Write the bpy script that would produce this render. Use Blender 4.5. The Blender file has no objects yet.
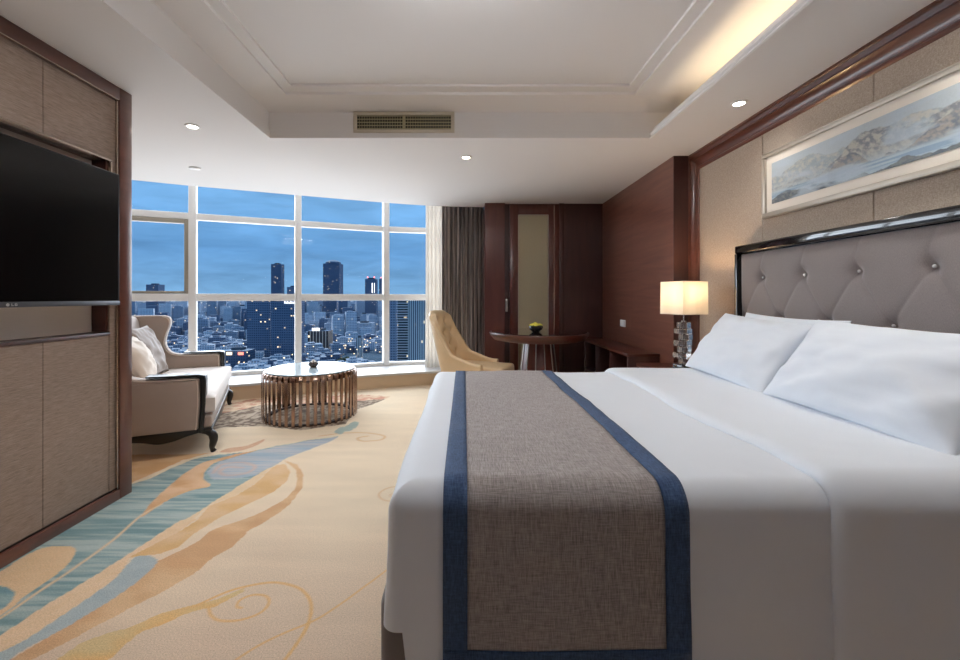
import bpy, bmesh, math, random
import numpy as np
from mathutils import Vector, Matrix, noise

random.seed(7)
PI = math.pi
SC = bpy.context.scene
COL = SC.collection
CH = 1.3            # eye height
F = 430.0           # focal length in pixels of the 960 px frame
CEIL = 2.647

# ------------------------------------------------------------------ helpers
def lin(c):
    c = c / 255.0
    return c / 12.92 if c <= 0.04045 else ((c + 0.055) / 1.055) ** 2.4

def S(r, g, b, a=1.0):
    return (lin(r), lin(g), lin(b), a)

def at(u, v, Y):
    """point of the photograph at depth Y -> room coordinates"""
    return Vector(((u - 464) * Y / F, Y, CH - (v - 297) * Y / F))

def tag(o, label=None, cat=None, group=None, kind=None):
    if label: o['label'] = label
    if cat: o['category'] = cat
    if group: o['group'] = group
    if kind: o['kind'] = kind
    return o

def thing(name, label, cat, loc=(0, 0, 0), rz=0, group=None, kind=None):
    o = bpy.data.objects.new(name, None)
    COL.objects.link(o)
    o.location = loc
    o.rotation_euler = (0, 0, rz)
    o.empty_display_size = 0.1
    return tag(o, label, cat, group, kind)

def mesh_obj(name, me, mat=None, parent=None, smooth=True, angle=40):
    o = bpy.data.objects.new(name, me)
    COL.objects.link(o)
    if mat:
        me.materials.append(mat)
    if smooth:
        me.shade_smooth()
        me.set_sharp_from_angle(angle=math.radians(angle))
    if parent:
        o.parent = parent
    return o

def obj(name, bm, mat=None, parent=None, smooth=True, angle=40):
    bmesh.ops.recalc_face_normals(bm, faces=bm.faces)
    me = bpy.data.meshes.new(name)
    bm.to_mesh(me)
    bm.free()
    return mesh_obj(name, me, mat, parent, smooth, angle)

def raw(name, verts, faces, mat=None, parent=None, smooth=True, angle=40, recalc=False):
    me = bpy.data.meshes.new(name)
    me.from_pydata([tuple(v) for v in verts], [], faces)
    me.update()
    if recalc:
        bm = bmesh.new(); bm.from_mesh(me)
        bmesh.ops.recalc_face_normals(bm, faces=bm.faces)
        bm.to_mesh(me); bm.free()
    return mesh_obj(name, me, mat, parent, smooth, angle)

def B():
    return bmesh.new()

def box(bm, x0, x1, y0, y1, z0, z1, bev=0.0, seg=2, M=None):
    t = bmesh.new()
    vs = [t.verts.new((x, y, z)) for x in (x0, x1) for y in (y0, y1) for z in (z0, z1)]
    for f in ((0, 1, 3, 2), (4, 6, 7, 5), (0, 4, 5, 1), (2, 3, 7, 6), (0, 2, 6, 4), (1, 5, 7, 3)):
        t.faces.new([vs[i] for i in f])
    if bev > 0:
        bmesh.ops.bevel(t, geom=t.edges[:], offset=bev, segments=seg, profile=0.5, affect='EDGES')
    merge(bm, t, M)

def merge(bm, t, M=None):
    if M is not None:
        bmesh.ops.transform(t, matrix=M, verts=t.verts)
    me = bpy.data.meshes.new('tmp')
    t.to_mesh(me); t.free()
    bm.from_mesh(me)
    bpy.data.meshes.remove(me)

def prism(bm, pts, axis, a, b, bev=0.0, seg=2, M=None):
    """extrude a 2D outline along an axis: x -> pts are (y,z), y -> (x,z), z -> (x,y)"""
    t = bmesh.new()
    def P(p, h):
        return {'x': (h, p[0], p[1]), 'y': (p[0], h, p[1]), 'z': (p[0], p[1], h)}[axis]
    lo = [t.verts.new(P(p, a)) for p in pts]
    hi = [t.verts.new(P(p, b)) for p in pts]
    n = len(pts)
    t.faces.new(lo); t.faces.new(list(reversed(hi)))
    for i in range(n):
        t.faces.new((lo[i], hi[i], hi[(i + 1) % n], lo[(i + 1) % n]))
    bmesh.ops.recalc_face_normals(t, faces=t.faces)
    if bev > 0:
        es = [e for e in t.edges if len(e.link_faces) == 2 and e.calc_face_angle(0) > 0.6]
        bmesh.ops.bevel(t, geom=es, offset=bev, segments=seg, profile=0.5, affect='EDGES')
    merge(bm, t, M)

def lathe(bm, prof, n=32, M=None, cx=0, cy=0):
    t = bmesh.new()
    rings = []
    for r, z in prof:
        if r < 1e-6:
            rings.append([t.verts.new((cx, cy, z))])
        else:
            rings.append([t.verts.new((cx + r * math.cos(2 * PI * i / n), cy + r * math.sin(2 * PI * i / n), z)) for i in range(n)])
    for a, b in zip(rings, rings[1:]):
        for i in range(n):
            j = (i + 1) % n
            if len(a) == 1 and len(b) == 1: continue
            if len(a) == 1: t.faces.new((a[0], b[i], b[j]))
            elif len(b) == 1: t.faces.new((a[i], b[0], a[j]))
            else: t.faces.new((a[i], b[i], b[j], a[j]))
    merge(bm, t, M)

def tube(bm, pts, radii, n=10, sx=1.0, M=None):
    """round bar through points, radius per point"""
    t = bmesh.new()
    pts = [Vector(p) for p in pts]
    if not hasattr(radii, '__len__'): radii = [radii] * len(pts)
    rings = []
    up = Vector((0, 0, 1))
    prev = None
    for i, p in enumerate(pts):
        d = (pts[min(i + 1, len(pts) - 1)] - pts[max(i - 1, 0)]).normalized()
        if prev is None:
            a = d.cross(up)
            if a.length < 1e-3: a = d.cross(Vector((1, 0, 0)))
            a.normalize()
        else:
            a = (prev - d * prev.dot(d)).normalized()
        prev = a
        b = d.cross(a).normalized()
        rings.append([t.verts.new(p + a * math.cos(2 * PI * k / n) * radii[i] * sx + b * math.sin(2 * PI * k / n) * radii[i]) for k in range(n)])
    for r0, r1 in zip(rings, rings[1:]):
        for k in range(n):
            t.faces.new((r0[k], r0[(k + 1) % n], r1[(k + 1) % n], r1[k]))
    t.faces.new(list(reversed(rings[0]))); t.faces.new(rings[-1])
    merge(bm, t, M)

def sphere(bm, c, r, sub=2, sc=(1, 1, 1)):
    t = bmesh.new()
    bmesh.ops.create_icosphere(t, subdivisions=sub, radius=r)
    merge(bm, t, Matrix.Translation(c) @ Matrix.Diagonal((*sc, 1)))

def catmull(pts, n=8, closed=False):
    P = [np.array(p, float) for p in pts]
    out = []
    m = len(P)
    rng = range(m) if closed else range(m - 1)
    for i in rng:
        if closed:
            p0, p1, p2, p3 = P[i - 1], P[i], P[(i + 1) % m], P[(i + 2) % m]
        else:
            p0, p1, p2, p3 = P[max(i - 1, 0)], P[i], P[i + 1], P[min(i + 2, m - 1)]
        for k in range(n):
            t = k / n
            out.append(0.5 * ((2 * p1) + (-p0 + p2) * t + (2 * p0 - 5 * p1 + 4 * p2 - p3) * t * t + (-p0 + 3 * p1 - 3 * p2 + p3) * t ** 3))
    if not closed: out.append(P[-1])
    return out

def sm(a, b, x):
    t = min(1, max(0, (x - a) / (b - a)))
    return t * t * (3 - 2 * t)

# ------------------------------------------------------------------ materials
class NT:
    def __init__(s, m):
        s.t = m.node_tree; s.n = s.t.nodes; s.l = s.t.links
    def add(s, typ, **kw):
        nd = s.n.new(typ)
        for k, v in kw.items():
            if k == 'ins':
                for kk, vv in v.items():
                    if hasattr(vv, 'is_linked') or hasattr(vv, 'links'):
                        s.l.new(vv, nd.inputs[kk])
                    else:
                        nd.inputs[kk].default_value = vv
            else: setattr(nd, k, v)
        return nd
    def math(s, op, a, b=0.0, c=None):
        ins = {0: a, 1: b}
        if c is not None: ins[2] = c
        return s.add('ShaderNodeMath', operation=op, ins=ins).outputs[0]
    def mix(s, f, a, b, blend='MIX'):
        nd = s.add('ShaderNodeMix', data_type='RGBA', blend_type=blend)
        for i, v in ((0, f), (6, a), (7, b)):
            if hasattr(v, 'links'): s.l.new(v, nd.inputs[i])
            else: nd.inputs[i].default_value = v
        return nd.outputs[2]

def new_mat(name):
    m = bpy.data.materials.new(name); m.use_nodes = True
    m.node_tree.nodes.clear()
    t = NT(m)
    out = t.add('ShaderNodeOutputMaterial')
    return m, t, out

def pbsdf(t, out, **ins):
    b = t.add('ShaderNodeBsdfPrincipled', ins={k.replace('_', ' '): v for k, v in ins.items()})
    t.l.new(b.outputs[0], out.inputs[0])
    return b

def simple(name, col, rough=0.5, metal=0.0, var=0.06, vscale=8, bump=0.0, bscale=200, coat=0.0, sheen=0.0, spec=0.5, stretch=(1, 1, 1), trans=0.0, ior=1.5):
    m, t, out = new_mat(name)
    tc = t.add('ShaderNodeTexCoord')
    mp = t.add('ShaderNodeMapping', ins={'Vector': tc.outputs['Object'], 'Scale': stretch})
    n = t.add('ShaderNodeTexNoise', ins={'Vector': mp.outputs[0], 'Scale': vscale, 'Detail': 4.0})
    dark = tuple(c * (1 - var) for c in col[:3]) + (1,)
    lite = tuple(min(1, c * (1 + var)) for c in col[:3]) + (1,)
    c = t.mix(n.outputs[0], dark, lite)
    b = pbsdf(t, out, Base_Color=c, Roughness=rough, Metallic=metal, IOR=ior)
    b.inputs['Specular IOR Level'].default_value = spec
    b.inputs['Coat Weight'].default_value = coat
    b.inputs['Coat Roughness'].default_value = 0.05
    b.inputs['Sheen Weight'].default_value = sheen
    b.inputs['Transmission Weight'].default_value = trans
    if bump > 0:
        n2 = t.add('ShaderNodeTexNoise', ins={'Vector': mp.outputs[0], 'Scale': bscale, 'Detail': 3.0})
        bp = t.add('ShaderNodeBump', ins={'Strength': bump, 'Distance': 0.002, 'Height': n2.outputs[0]})
        t.l.new(bp.outputs[0], b.inputs['Normal'])
    return m

def wood(name, c1, c2, rough=0.28, grain=(1, 1, 10), coat=0.3, scale=3.0):
    m, t, out = new_mat(name)
    tc = t.add('ShaderNodeTexCoord')
    mp = t.add('ShaderNodeMapping', ins={'Vector': tc.outputs['Object'], 'Scale': grain})
    n = t.add('ShaderNodeTexNoise', ins={'Vector': mp.outputs[0], 'Scale': scale, 'Detail': 6.0, 'Roughness': 0.6, 'Distortion': 0.6})
    n2 = t.add('ShaderNodeTexNoise', ins={'Vector': mp.outputs[0], 'Scale': scale * 14, 'Detail': 3.0})
    r = t.add('ShaderNodeValToRGB')
    r.color_ramp.elements[0].position = 0.3; r.color_ramp.elements[0].color = c1
    r.color_ramp.elements[1].position = 0.7; r.color_ramp.elements[1].color = c2
    t.l.new(n.outputs[0], r.inputs[0])
    c = t.mix(t.math('MULTIPLY', n2.outputs[0], 0.3), r.outputs[0], c1)
    b = pbsdf(t, out, Base_Color=c, Roughness=rough)
    b.inputs['Coat Weight'].default_value = coat
    b.inputs['Coat Roughness'].default_value = 0.12
    return m

def weave(name, c1, c2, scale=(60, 60, 400), rough=0.85, bump=0.25, wave=None, sheen=0.1, dist=0.002):
    """slubby woven cloth: noise stretched along the thread in two directions"""
    m, t, out = new_mat(name)
    tc = t.add('ShaderNodeTexCoord')
    a, b_, c_ = scale
    mp = t.add('ShaderNodeMapping', ins={'Vector': tc.outputs['Object'], 'Scale': (a, b_, c_)})
    n = t.add('ShaderNodeTexNoise', ins={'Vector': mp.outputs[0], 'Scale': 1.0, 'Detail': 4.0, 'Roughness': 0.7})
    mp2 = t.add('ShaderNodeMapping', ins={'Vector': tc.outputs['Object'], 'Scale': (c_, c_, a) if wave is None else wave})
    n2 = t.add('ShaderNodeTexNoise', ins={'Vector': mp2.outputs[0], 'Scale': 1.0, 'Detail': 3.0})
    h = t.math('ADD', t.math('MULTIPLY', n.outputs[0], 0.65), t.math('MULTIPLY', n2.outputs[0], 0.35))
    mr = t.add('ShaderNodeMapRange', ins={'Value': h, 'From Min': 0.36, 'From Max': 0.64})
    col = t.mix(mr.outputs[0], c1, c2)
    b = pbsdf(t, out, Base_Color=col, Roughness=rough)
    b.inputs['Sheen Weight'].default_value = sheen
    b.inputs['Specular IOR Level'].default_value = 0.25
    bp = t.add('ShaderNodeBump', ins={'Strength': bump, 'Distance': dist, 'Height': h})
    t.l.new(bp.outputs[0], b.inputs['Normal'])
    return m

def emit(name, col, strength):
    m, t, out = new_mat(name)
    e = t.add('ShaderNodeEmission', ins={'Color': col, 'Strength': strength})
    t.l.new(e.outputs[0], out.inputs[0])
    return m

M = {}
M['plaster'] = simple('plaster', S(229, 225, 222), 0.9, var=0.01, vscale=2, spec=0.2)
M['plaster_white'] = simple('plaster_white', S(240, 238, 236), 0.7, var=0.01, vscale=2, spec=0.3)
M['cream_wall'] = simple('cream_wall', S(168, 150, 132), 0.9, var=0.02, vscale=2, spec=0.2)
M['grey_wall'] = simple('grey_wall', S(92, 112, 142), 0.8, var=0.02)
M['mahogany'] = wood('mahogany', S(70, 32, 24), S(98, 50, 38), 0.3, (1, 10, 10), 0.4, 2.0)
M['mahogany_v'] = wood('mahogany_vertical', S(84, 42, 36), S(108, 58, 48), 0.3, (6, 6, 0.6), 0.3, 2.0)
M['mahogany_h'] = wood('mahogany_horizontal', S(104, 62, 50), S(130, 84, 68), 0.32, (1, 0.6, 9), 0.3, 2.0)
M['dark_wood'] = wood('dark_wood', S(60, 33, 31), S(80, 46, 42), 0.35, (6, 6, 0.6), 0.2, 2.0)
M['frame_wood'] = wood('frame_wood', S(84, 46, 36), S(112, 66, 52), 0.3, (2, 0.4, 2), 0.4, 3.0)
M['black_lacquer'] = simple('black_lacquer', S(22, 22, 26), 0.08, var=0.1, coat=0.8)
M['black_wood'] = simple('black_wood', S(15, 13, 12), 0.35, var=0.2, coat=0.2, bump=0.1, bscale=60)
M['bead_metal'] = simple('bead_metal', S(205, 190, 178), 0.25, 1.0, var=0.03)
M['wall_cloth'] = weave('wall_cloth', S(150, 133, 118), S(192, 176, 160), (1, 90, 260), 0.9, 0.25, (1, 300, 60))
M['left_cloth'] = weave('left_cloth', S(138, 120, 108), S(172, 153, 140), (1, 12, 150), 0.7, 0.7, (1, 30, 260), dist=0.004)
M['headboard_cloth'] = weave('headboard_cloth', S(118, 108, 106), S(142, 131, 128), (1, 300, 420), 0.6, 0.2, (1, 420, 120), sheen=0.3)
M['linen_white'] = simple('linen_white', S(232, 237, 244), 0.75, var=0.012, vscale=6, sheen=0.15, bump=0.05, bscale=500, spec=0.3)
M['sheet_grey'] = simple('sheet_grey', S(120, 112, 110), 0.85, var=0.05, vscale=20, bump=0.2, bscale=400, sheen=0.2)
M['runner_cloth'] = weave('runner_cloth', S(120, 112, 110), S(186, 178, 175), (420, 24, 24), 0.85, 0.5, (24, 330, 330))
M['runner_blue'] = weave('runner_blue', S(38, 56, 86), S(74, 98, 134), (260, 40, 40), 0.85, 0.5, (40, 260, 260))
M['sofa_cloth'] = simple('sofa_cloth', S(172, 154, 142), 0.8, var=0.05, vscale=10, sheen=0.5, bump=0.1, bscale=300)
M['sofa_seat'] = simple('sofa_seat', S(226, 216, 208), 0.8, var=0.03, vscale=10, sheen=0.3, bump=0.1, bscale=300)
M['taupe_satin'] = simple('taupe_satin', S(126, 106, 92), 0.6, var=0.05, vscale=12, sheen=0.5, bump=0.1, bscale=150)
M['cream_cloth'] = simple('cream_cloth', S(222, 208, 194), 0.7, var=0.03, vscale=10, sheen=0.3)
M['leather'] = simple('leather', S(224, 196, 156), 0.32, var=0.06, vscale=10, bump=0.15, bscale=250, coat=0.15)
M['dark_bronze'] = simple('dark_bronze', S(62, 46, 38), 0.7, var=0.1, spec=0.05)
M['bronze'] = simple('bronze_mirror', S(164, 136, 120), 0.24, 1.0, var=0.05, vscale=30)
M['table_glass'] = simple('pale_table_glass', S(176, 192, 200), 0.12, var=0.01, coat=0.0, spec=.12)
M['tabletop_gloss'] = simple('tabletop_gloss', S(40, 20, 18), 0.1, var=0.1, coat=1.0)
M['window_metal'] = simple('window_metal', S(242, 240, 236), 0.45, var=0.02)
M['window_olive'] = simple('window_olive', S(168, 160, 144), 0.5, var=0.03)
M['ledge_front'] = simple('ledge_stone', S(214, 190, 160), 0.5, var=0.05, vscale=4, stretch=(0.6, 3, 3))
M['ledge_top'] = simple('ledge_marble', S(206, 204, 202), 0.4, var=0.04, vscale=3, spec=0.15)
M['tv_black'] = simple('tv_screen', S(5, 5, 6), 0.2, var=0.05, spec=0.35)
M['tv_bezel'] = simple('tv_bezel', S(90, 90, 96), 0.35, 0.6, var=0.03)
M['tv_body'] = simple('tv_body', S(16, 16, 17), 0.5, var=0.05)
M['logo_grey'] = simple('logo_grey', S(200, 200, 200), 0.4, 0.3, var=0.02)
M['vent_metal'] = simple('vent_cream', S(196, 184, 164), 0.45, var=0.02)
M['vent_dark'] = simple('vent_dark', S(52, 48, 36), 0.8, var=0.1)
M['vent_slat'] = simple('vent_slat', S(158, 150, 118), 0.5, var=0.05)
M['pic_frame'] = simple('picture_frame_champagne', S(198, 188, 174), 0.35, 0.5, var=0.05, vscale=20, bump=0.1, bscale=120)
M['pic_mount'] = simple('picture_mount', S(232, 222, 208), 0.8, var=0.01)
M['switch_white'] = simple('switch_white', S(238, 238, 238), 0.35, var=0.01)
M['chrome'] = simple('chrome', S(220, 220, 222), 0.08, 1.0, var=0.01)
M['chrome_soft'] = simple('satin_steel', S(190, 186, 182), 0.3, 1.0, var=0.03)
M['door_cloth'] = weave('door_cloth', S(168, 160, 132), S(216, 208, 180), (110, 1, 130), 0.8, 0.3, (60, 1, 260))
M['black_ceramic'] = simple('dark_bowl', S(40, 46, 48), 0.15, var=0.05, coat=0.5)
M['petal_yellow'] = simple('petal_yellow', S(250, 244, 110), 0.6, var=0.08, vscale=40)
M['leaf_green'] = simple('leaf_green', S(84, 120, 50), 0.6, var=0.2, vscale=40)
M['downlight_white'] = simple('downlight_white', S(230, 226, 220), 0.4, var=0.01)
M['lamp_glow'] = emit('downlight_lens', (1, 0.93, 0.82, 1), 14)
M['cove_strip'] = emit('cove_strip', (1.0, 0.78, 0.50, 1), 9)
M['fill_glow'] = emit('fill_lamp_glow', (0.93, .96, 1.0, 1), 6)  # glowing shell of the added fill lamp
M['fill_glow_up'] = emit('fill_lamp_uplight', (0.95, .97, 1.0, 1), 44)  # stronger upward glow of the added fill lamp
M['bulb'] = emit('warm_bulb', (1.0, 0.76, 0.48, 1), 14)
M['porcelain'] = simple('porcelain', S(206, 196, 186), 0.2, var=0.04, coat=0.5)
M['brown_glaze'] = simple('brown_glaze', S(66, 48, 38), 0.2, var=0.1, coat=0.5)

def glass_mat():
    m, t, out = new_mat('window_glass')
    tr = t.add('ShaderNodeBsdfTransparent', ins={'Color': (0.96, 0.98, 1.0, 1)})
    gl = t.add('ShaderNodeBsdfGlossy', ins={'Roughness': 0.0, 'Color': (1, 1, 1, 1)})
    fr = t.add('ShaderNodeFresnel', ins={'IOR': 1.3})
    mx = t.add('ShaderNodeMixShader', ins={0: t.math('MULTIPLY', fr.outputs[0], 0.25), 1: tr.outputs[0], 2: gl.outputs[0]})
    t.l.new(mx.outputs[0], out.inputs[0])
    return m
M['glass'] = glass_mat()

def crystal_mat():
    m, t, out = new_mat('crystal')
    pbsdf(t, out, Base_Color=(1, 1, 1, 1), Roughness=0.02, IOR=1.45).inputs['Transmission Weight'].default_value = .92
    return m
M['crystal'] = crystal_mat()

def shade_mat():
    m, t, out = new_mat('pleated_shade')
    tc = t.add('ShaderNodeTexCoord')
    sep = t.add('ShaderNodeSeparateXYZ', ins={0: tc.outputs['Object']})
    s = t.math('ADD', sep.outputs[0], sep.outputs[1])
    w = t.math('SINE', t.math('MULTIPLY', s, 520.0))
    c = t.mix(t.math('MULTIPLY_ADD', w, 0.5, 0.5), S(236, 226, 208), S(252, 246, 234))
    d = t.add('ShaderNodeBsdfDiffuse', ins={'Color': c})
    tl = t.add('ShaderNodeBsdfTranslucent', ins={'Color': c})
    mx = t.add('ShaderNodeMixShader', ins={0: 0.2, 1: d.outputs[0], 2: tl.outputs[0]})
    t.l.new(mx.outputs[0], out.inputs[0])
    return m
M['shade'] = shade_mat()

def sheer_mat(name, col, f):
    m, t, out = new_mat(name)
    d = t.add('ShaderNodeBsdfDiffuse', ins={'Color': col})
    tl = t.add('ShaderNodeBsdfTranslucent', ins={'Color': col})
    mx = t.add('ShaderNodeMixShader', ins={0: f, 1: d.outputs[0], 2: tl.outputs[0]})
    t.l.new(mx.outputs[0], out.inputs[0])
    return m
M['sheer'] = sheer_mat('sheer_curtain_cloth', S(246, 242, 236), 0.45)

def curtain_mat():
    m, t, out = new_mat('striped_curtain_cloth')
    tc = t.add('ShaderNodeTexCoord')
    mp = t.add('ShaderNodeMapping', ins={'Vector': tc.outputs['Object'], 'Scale': (70, 70, 0.8)})
    n = t.add('ShaderNodeTexNoise', ins={'Vector': mp.outputs[0], 'Scale': 1.0, 'Detail': 4.0, 'Roughness': 0.75})
    mr = t.add('ShaderNodeMapRange', ins={'Value': n.outputs[0], 'From Min': 0.42, 'From Max': 0.62})
    c = t.mix(mr.outputs[0], S(44, 36, 38), S(196, 182, 176))
    b = pbsdf(t, out, Base_Color=c, Roughness=0.6)
    b.inputs['Sheen Weight'].default_value = 0.3
    return m
M['curtain'] = curtain_mat()

def vcol_mat(name, rough=0.95, bump=0.5, nscale=260, amt=0.16, coat=0.0, spec=0.1):
    m, t, out = new_mat(name)
    a = t.add('ShaderNodeAttribute', attribute_name='pattern')
    tc = t.add('ShaderNodeTexCoord')
    n = t.add('ShaderNodeTexNoise', ins={'Vector': tc.outputs['Object'], 'Scale': nscale, 'Detail': 3.0, 'Roughness': 0.8})
    mr = t.add('ShaderNodeMapRange', ins={'Value': n.outputs[0], 'From Min': 0.3, 'From Max': 0.7, 'To Min': 1 - amt, 'To Max': 1 + amt})
    c = t.mix(1.0, a.outputs[0], mr.outputs[0], 'MULTIPLY')
    b = pbsdf(t, out, Base_Color=c, Roughness=rough)
    b.inputs['Specular IOR Level'].default_value = spec
    b.inputs['Coat Weight'].default_value = coat
    b.inputs['Coat Roughness'].default_value = 0.02
    if bump:
        bp = t.add('ShaderNodeBump', ins={'Strength': bump, 'Distance': 0.003, 'Height': n.outputs[0]})
        t.l.new(bp.outputs[0], b.inputs['Normal'])
    return m
M['carpet'] = vcol_mat('carpet_pile', nscale=170, amt=.24, bump=.8)
M['painting'] = vcol_mat('ink_painting', 0.6, 0.0, 90, 0.05, coat=0.15, spec=0.3)

# ------------------------------------------------------------------ numpy noise
def vnoise(X, Y, seed=0):
    rs = np.random.RandomState(seed); T = rs.rand(256, 256)
    xi = np.floor(X).astype(int); yi = np.floor(Y).astype(int)
    fx = X - xi; fy = Y - yi
    fx = fx * fx * (3 - 2 * fx); fy = fy * fy * (3 - 2 * fy)
    g = lambda a, b: T[a % 256, b % 256]
    return (g(xi, yi) * (1 - fx) + g(xi + 1, yi) * fx) * (1 - fy) + (g(xi, yi + 1) * (1 - fx) + g(xi + 1, yi + 1) * fx) * fy

def fbm(X, Y, seed=0, oct=5):
    s = np.zeros_like(X); a = 0.5; k = 1.0
    for i in range(oct):
        s += a * vnoise(X * k, Y * k, seed + i); a *= 0.5; k *= 2.03
    return s / (1 - 0.5 ** oct)

def inpoly(U, V, poly):
    ins = np.zeros(U.shape, bool)
    n = len(poly)
    for i in range(n):
        x0, y0 = poly[i]; x1, y1 = poly[(i + 1) % n]
        if y0 == y1: continue
        c = ((y0 > V) != (y1 > V)) & (U < (x1 - x0) * (V - y0) / (y1 - y0) + x0)
        ins ^= c
    return ins

def polydist(X, Y, pts):
    d = np.full(X.shape, 1e9)
    for (x0, y0), (x1, y1) in zip(pts, pts[1:]):
        dx, dy = x1 - x0, y1 - y0
        L = dx * dx + dy * dy + 1e-12
        t = np.clip(((X - x0) * dx + (Y - y0) * dy) / L, 0, 1)
        d = np.minimum(d, np.hypot(X - x0 - t * dx, Y - y0 - t * dy))
    return d

def grid_faces(nx, ny):
    i = np.arange(nx - 1)[:, None] * ny + np.arange(ny - 1)[None, :]
    f = np.stack([i, i + ny, i + ny + 1, i + 1], -1).reshape(-1, 4)
    return f.tolist()

def set_pattern(me, rgb):
    a = me.color_attributes.new('pattern', 'FLOAT_COLOR', 'POINT')
    c = np.ones((len(rgb), 4), np.float32); c[:, :3] = rgb
    a.data.foreach_set('color', c.ravel())

# ------------------------------------------------------------------ floor with the woven pattern
def build_floor():
    xs = np.concatenate([np.arange(-5.4, -3.0, 0.05), np.arange(-3.0, 0.0, 0.008), np.linspace(0.0, 2.4, 12)])
    ys = np.concatenate([np.arange(-1.6, 1.4, 0.1), np.arange(1.4, 3.0, 0.0075), np.arange(3.0, 4.6, 0.014), np.arange(4.6, 6.6, 0.03)])
    X, Y = np.meshgrid(xs, ys, indexing='ij')
    # the pattern was traced from the photograph; U, V are its traced coordinates on the floor plane
    Yc = np.maximum(Y, 0.9)
    U = 464 + F * X / Yc; V = 297 + CH * F / Yc
    def fl(u, v): return ((u - 464) * CH / (v - 297), CH * F / (v - 297))
    Bc = lambda p: [(130 + x / 4.8, 400 + y / 4.8) for x, y in p]
    Cc = lambda p: [(x / 4, 520 + y / 4) for x, y in p]
    Dc = lambda p: [(200 + x / 4, 520 + y / 4) for x, y in p]
    wob = (fbm(X * 9, Y * 9, 3) - .5)
    Uw = U + wob * 2.0; Vw = V + wob * 1.0
    base = np.array(S(228, 209, 182)[:3])
    pink = np.array(S(214, 190, 166)[:3])
    k = np.clip((V - 470) / 190, 0, 1)[..., None]
    k = np.clip(k + (fbm(X * 1.5, Y * 1.5, 9) - .5)[..., None] * .8, 0, 1)
    C = base * (1 - k) + pink * k
    n1 = fbm(X * 40, Y * 40, 21, 3)[..., None]
    def paint(poly, col, col2=None, tex=None, curve=True, alpha=1.0):
        p = [tuple(q) for q in (catmull(poly, 6, True) if curve else poly)]
        m = (inpoly(Uw, Vw, p)[..., None]) * alpha
        c = np.array(S(*col)[:3])
        if col2 is not None:
            tt = np.clip(tex, 0, 1)[..., None] if tex is not None else n1
            c = c * (1 - tt) + np.array(S(*col2)[:3]) * tt
        nonlocal C
        C = C * (1 - m) + c * m
    streak = np.clip((fbm(X * 3.0, Y * 48, 5, 4) - .5) * 2.6 + .5, 0, 1)
    patch = np.clip((fbm(X * 5, Y * 9, 8, 4) - .5) * 3 + .5, 0, 1)
    peach, peach2 = (222, 186, 148), (226, 194, 158)
    # orange ground near the sofa
    paint(Bc([(-250, 330), (0, 262), (200, 262), (390, 255), (250, 288), (150, 335), (20, 392), (-250, 520)]), (212, 168, 122), (222, 184, 142), patch, False)
    # dark speckled patch with red flowers under the low table
    sp = np.clip((fbm(X * 26, Y * 26, 12, 3) - .5) * 6 + .5, 0, 1)
    paint([(205, 416), (222, 409), (262, 402), (320, 398), (360, 399), (388, 398), (372, 405), (357, 409), (345, 424), (300, 430), (262, 426), (225, 427), (205, 432)], (118, 100, 86), (180, 162, 142), sp, False)
    fl2 = np.clip((fbm(X * 15, Y * 15, 17, 3) - .5) * 9 + .5, 0, 1)
    paint([(212, 408), (238, 402), (262, 397), (362, 395), (390, 396), (386, 399), (340, 402), (262, 405), (240, 410), (216, 414)], (196, 146, 124), (216, 190, 160), fl2, False)
    # pink swoosh
    paint(Bc([(430, 250), (470, 232), (540, 222), (600, 205), (645, 188), (625, 208), (545, 240), (470, 252)]), (204, 160, 132), (214, 180, 150))
    # the big teal feather
    teal1, teal2 = (120, 148, 150), (172, 184, 180)
    upper = Bc([(1000, 172), (960, 180), (860, 193), (700, 222), (560, 250), (430, 262), (300, 285), (200, 325), (100, 375), (20, 400)]) + [(110, 494), (80, 508), (40, 530), (-20, 560), (-30, 640)]
    lower = Cc([(0, 465), (200, 330), (400, 210), (600, 80)]) + Bc([(240, 590), (340, 530), (400, 490), (500, 430), (600, 365), (680, 320), (760, 275), (960, 200)])
    paint(upper + lower, teal1, teal2, streak, False)
    # blue-grey upper swirl
    paint(Bc([(365, 345), (430, 295), (560, 256), (700, 226), (860, 196), (1000, 174), (960, 200), (760, 275), (680, 318), (600, 362), (500, 375), (400, 385)]), (158, 174, 186), (188, 186, 186), streak, False)
    for poly in (Bc([(400, 350), (440, 310), (540, 300), (600, 320), (560, 350), (470, 362), (430, 345), (470, 322), (540, 325)]),):
        d = polydist(X, Y, [fl(*p) for p in catmull(poly, 6)])
        m = (np.clip(1 - d / 0.022, 0, 1) ** .6 * .75)[..., None]
        C = C * (1 - m) + np.array(S(204, 176, 160)[:3]) * m
    # peach arrow through the teal
    paint(Bc([(60, 545), (130, 462), (200, 402), (270, 347), (350, 300), (480, 266), (620, 238), (500, 272), (410, 300), (360, 340), (356, 380), (385, 412), (300, 432), (210, 466), (130, 512), (60, 560)]), (220, 184, 148), (206, 160, 118), patch)
    def stroke(poly, w, col, alpha=1.0, taper=False):
        nonlocal C
        pts = [fl(*p) for p in catmull(poly, 8)]
        d = polydist(X + wob * .006, Y, pts)
        m = (np.clip((w - d) / 0.007, 0, 1) * alpha)[..., None]
        C = C * (1 - m) + np.array(S(*col)[:3]) * m
    stroke(Bc([(150, 500), (60, 550), (0, 600)]) + Cc([(440, 90), (300, 190), (180, 270), (0, 392), (-80, 440)]), 0.012, (218, 190, 156))
    # peach field under the teal
    paint(Cc([(720, 0), (790, -5), (700, 58), (620, 97), (515, 152), (500, 190), (440, 250), (340, 320), (220, 400), (100, 480), (0, 530), (-60, 560), (-60, 500), (0, 465), (200, 330), (400, 210), (600, 80)]), (222, 190, 152), (228, 200, 168), None, False)
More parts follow.
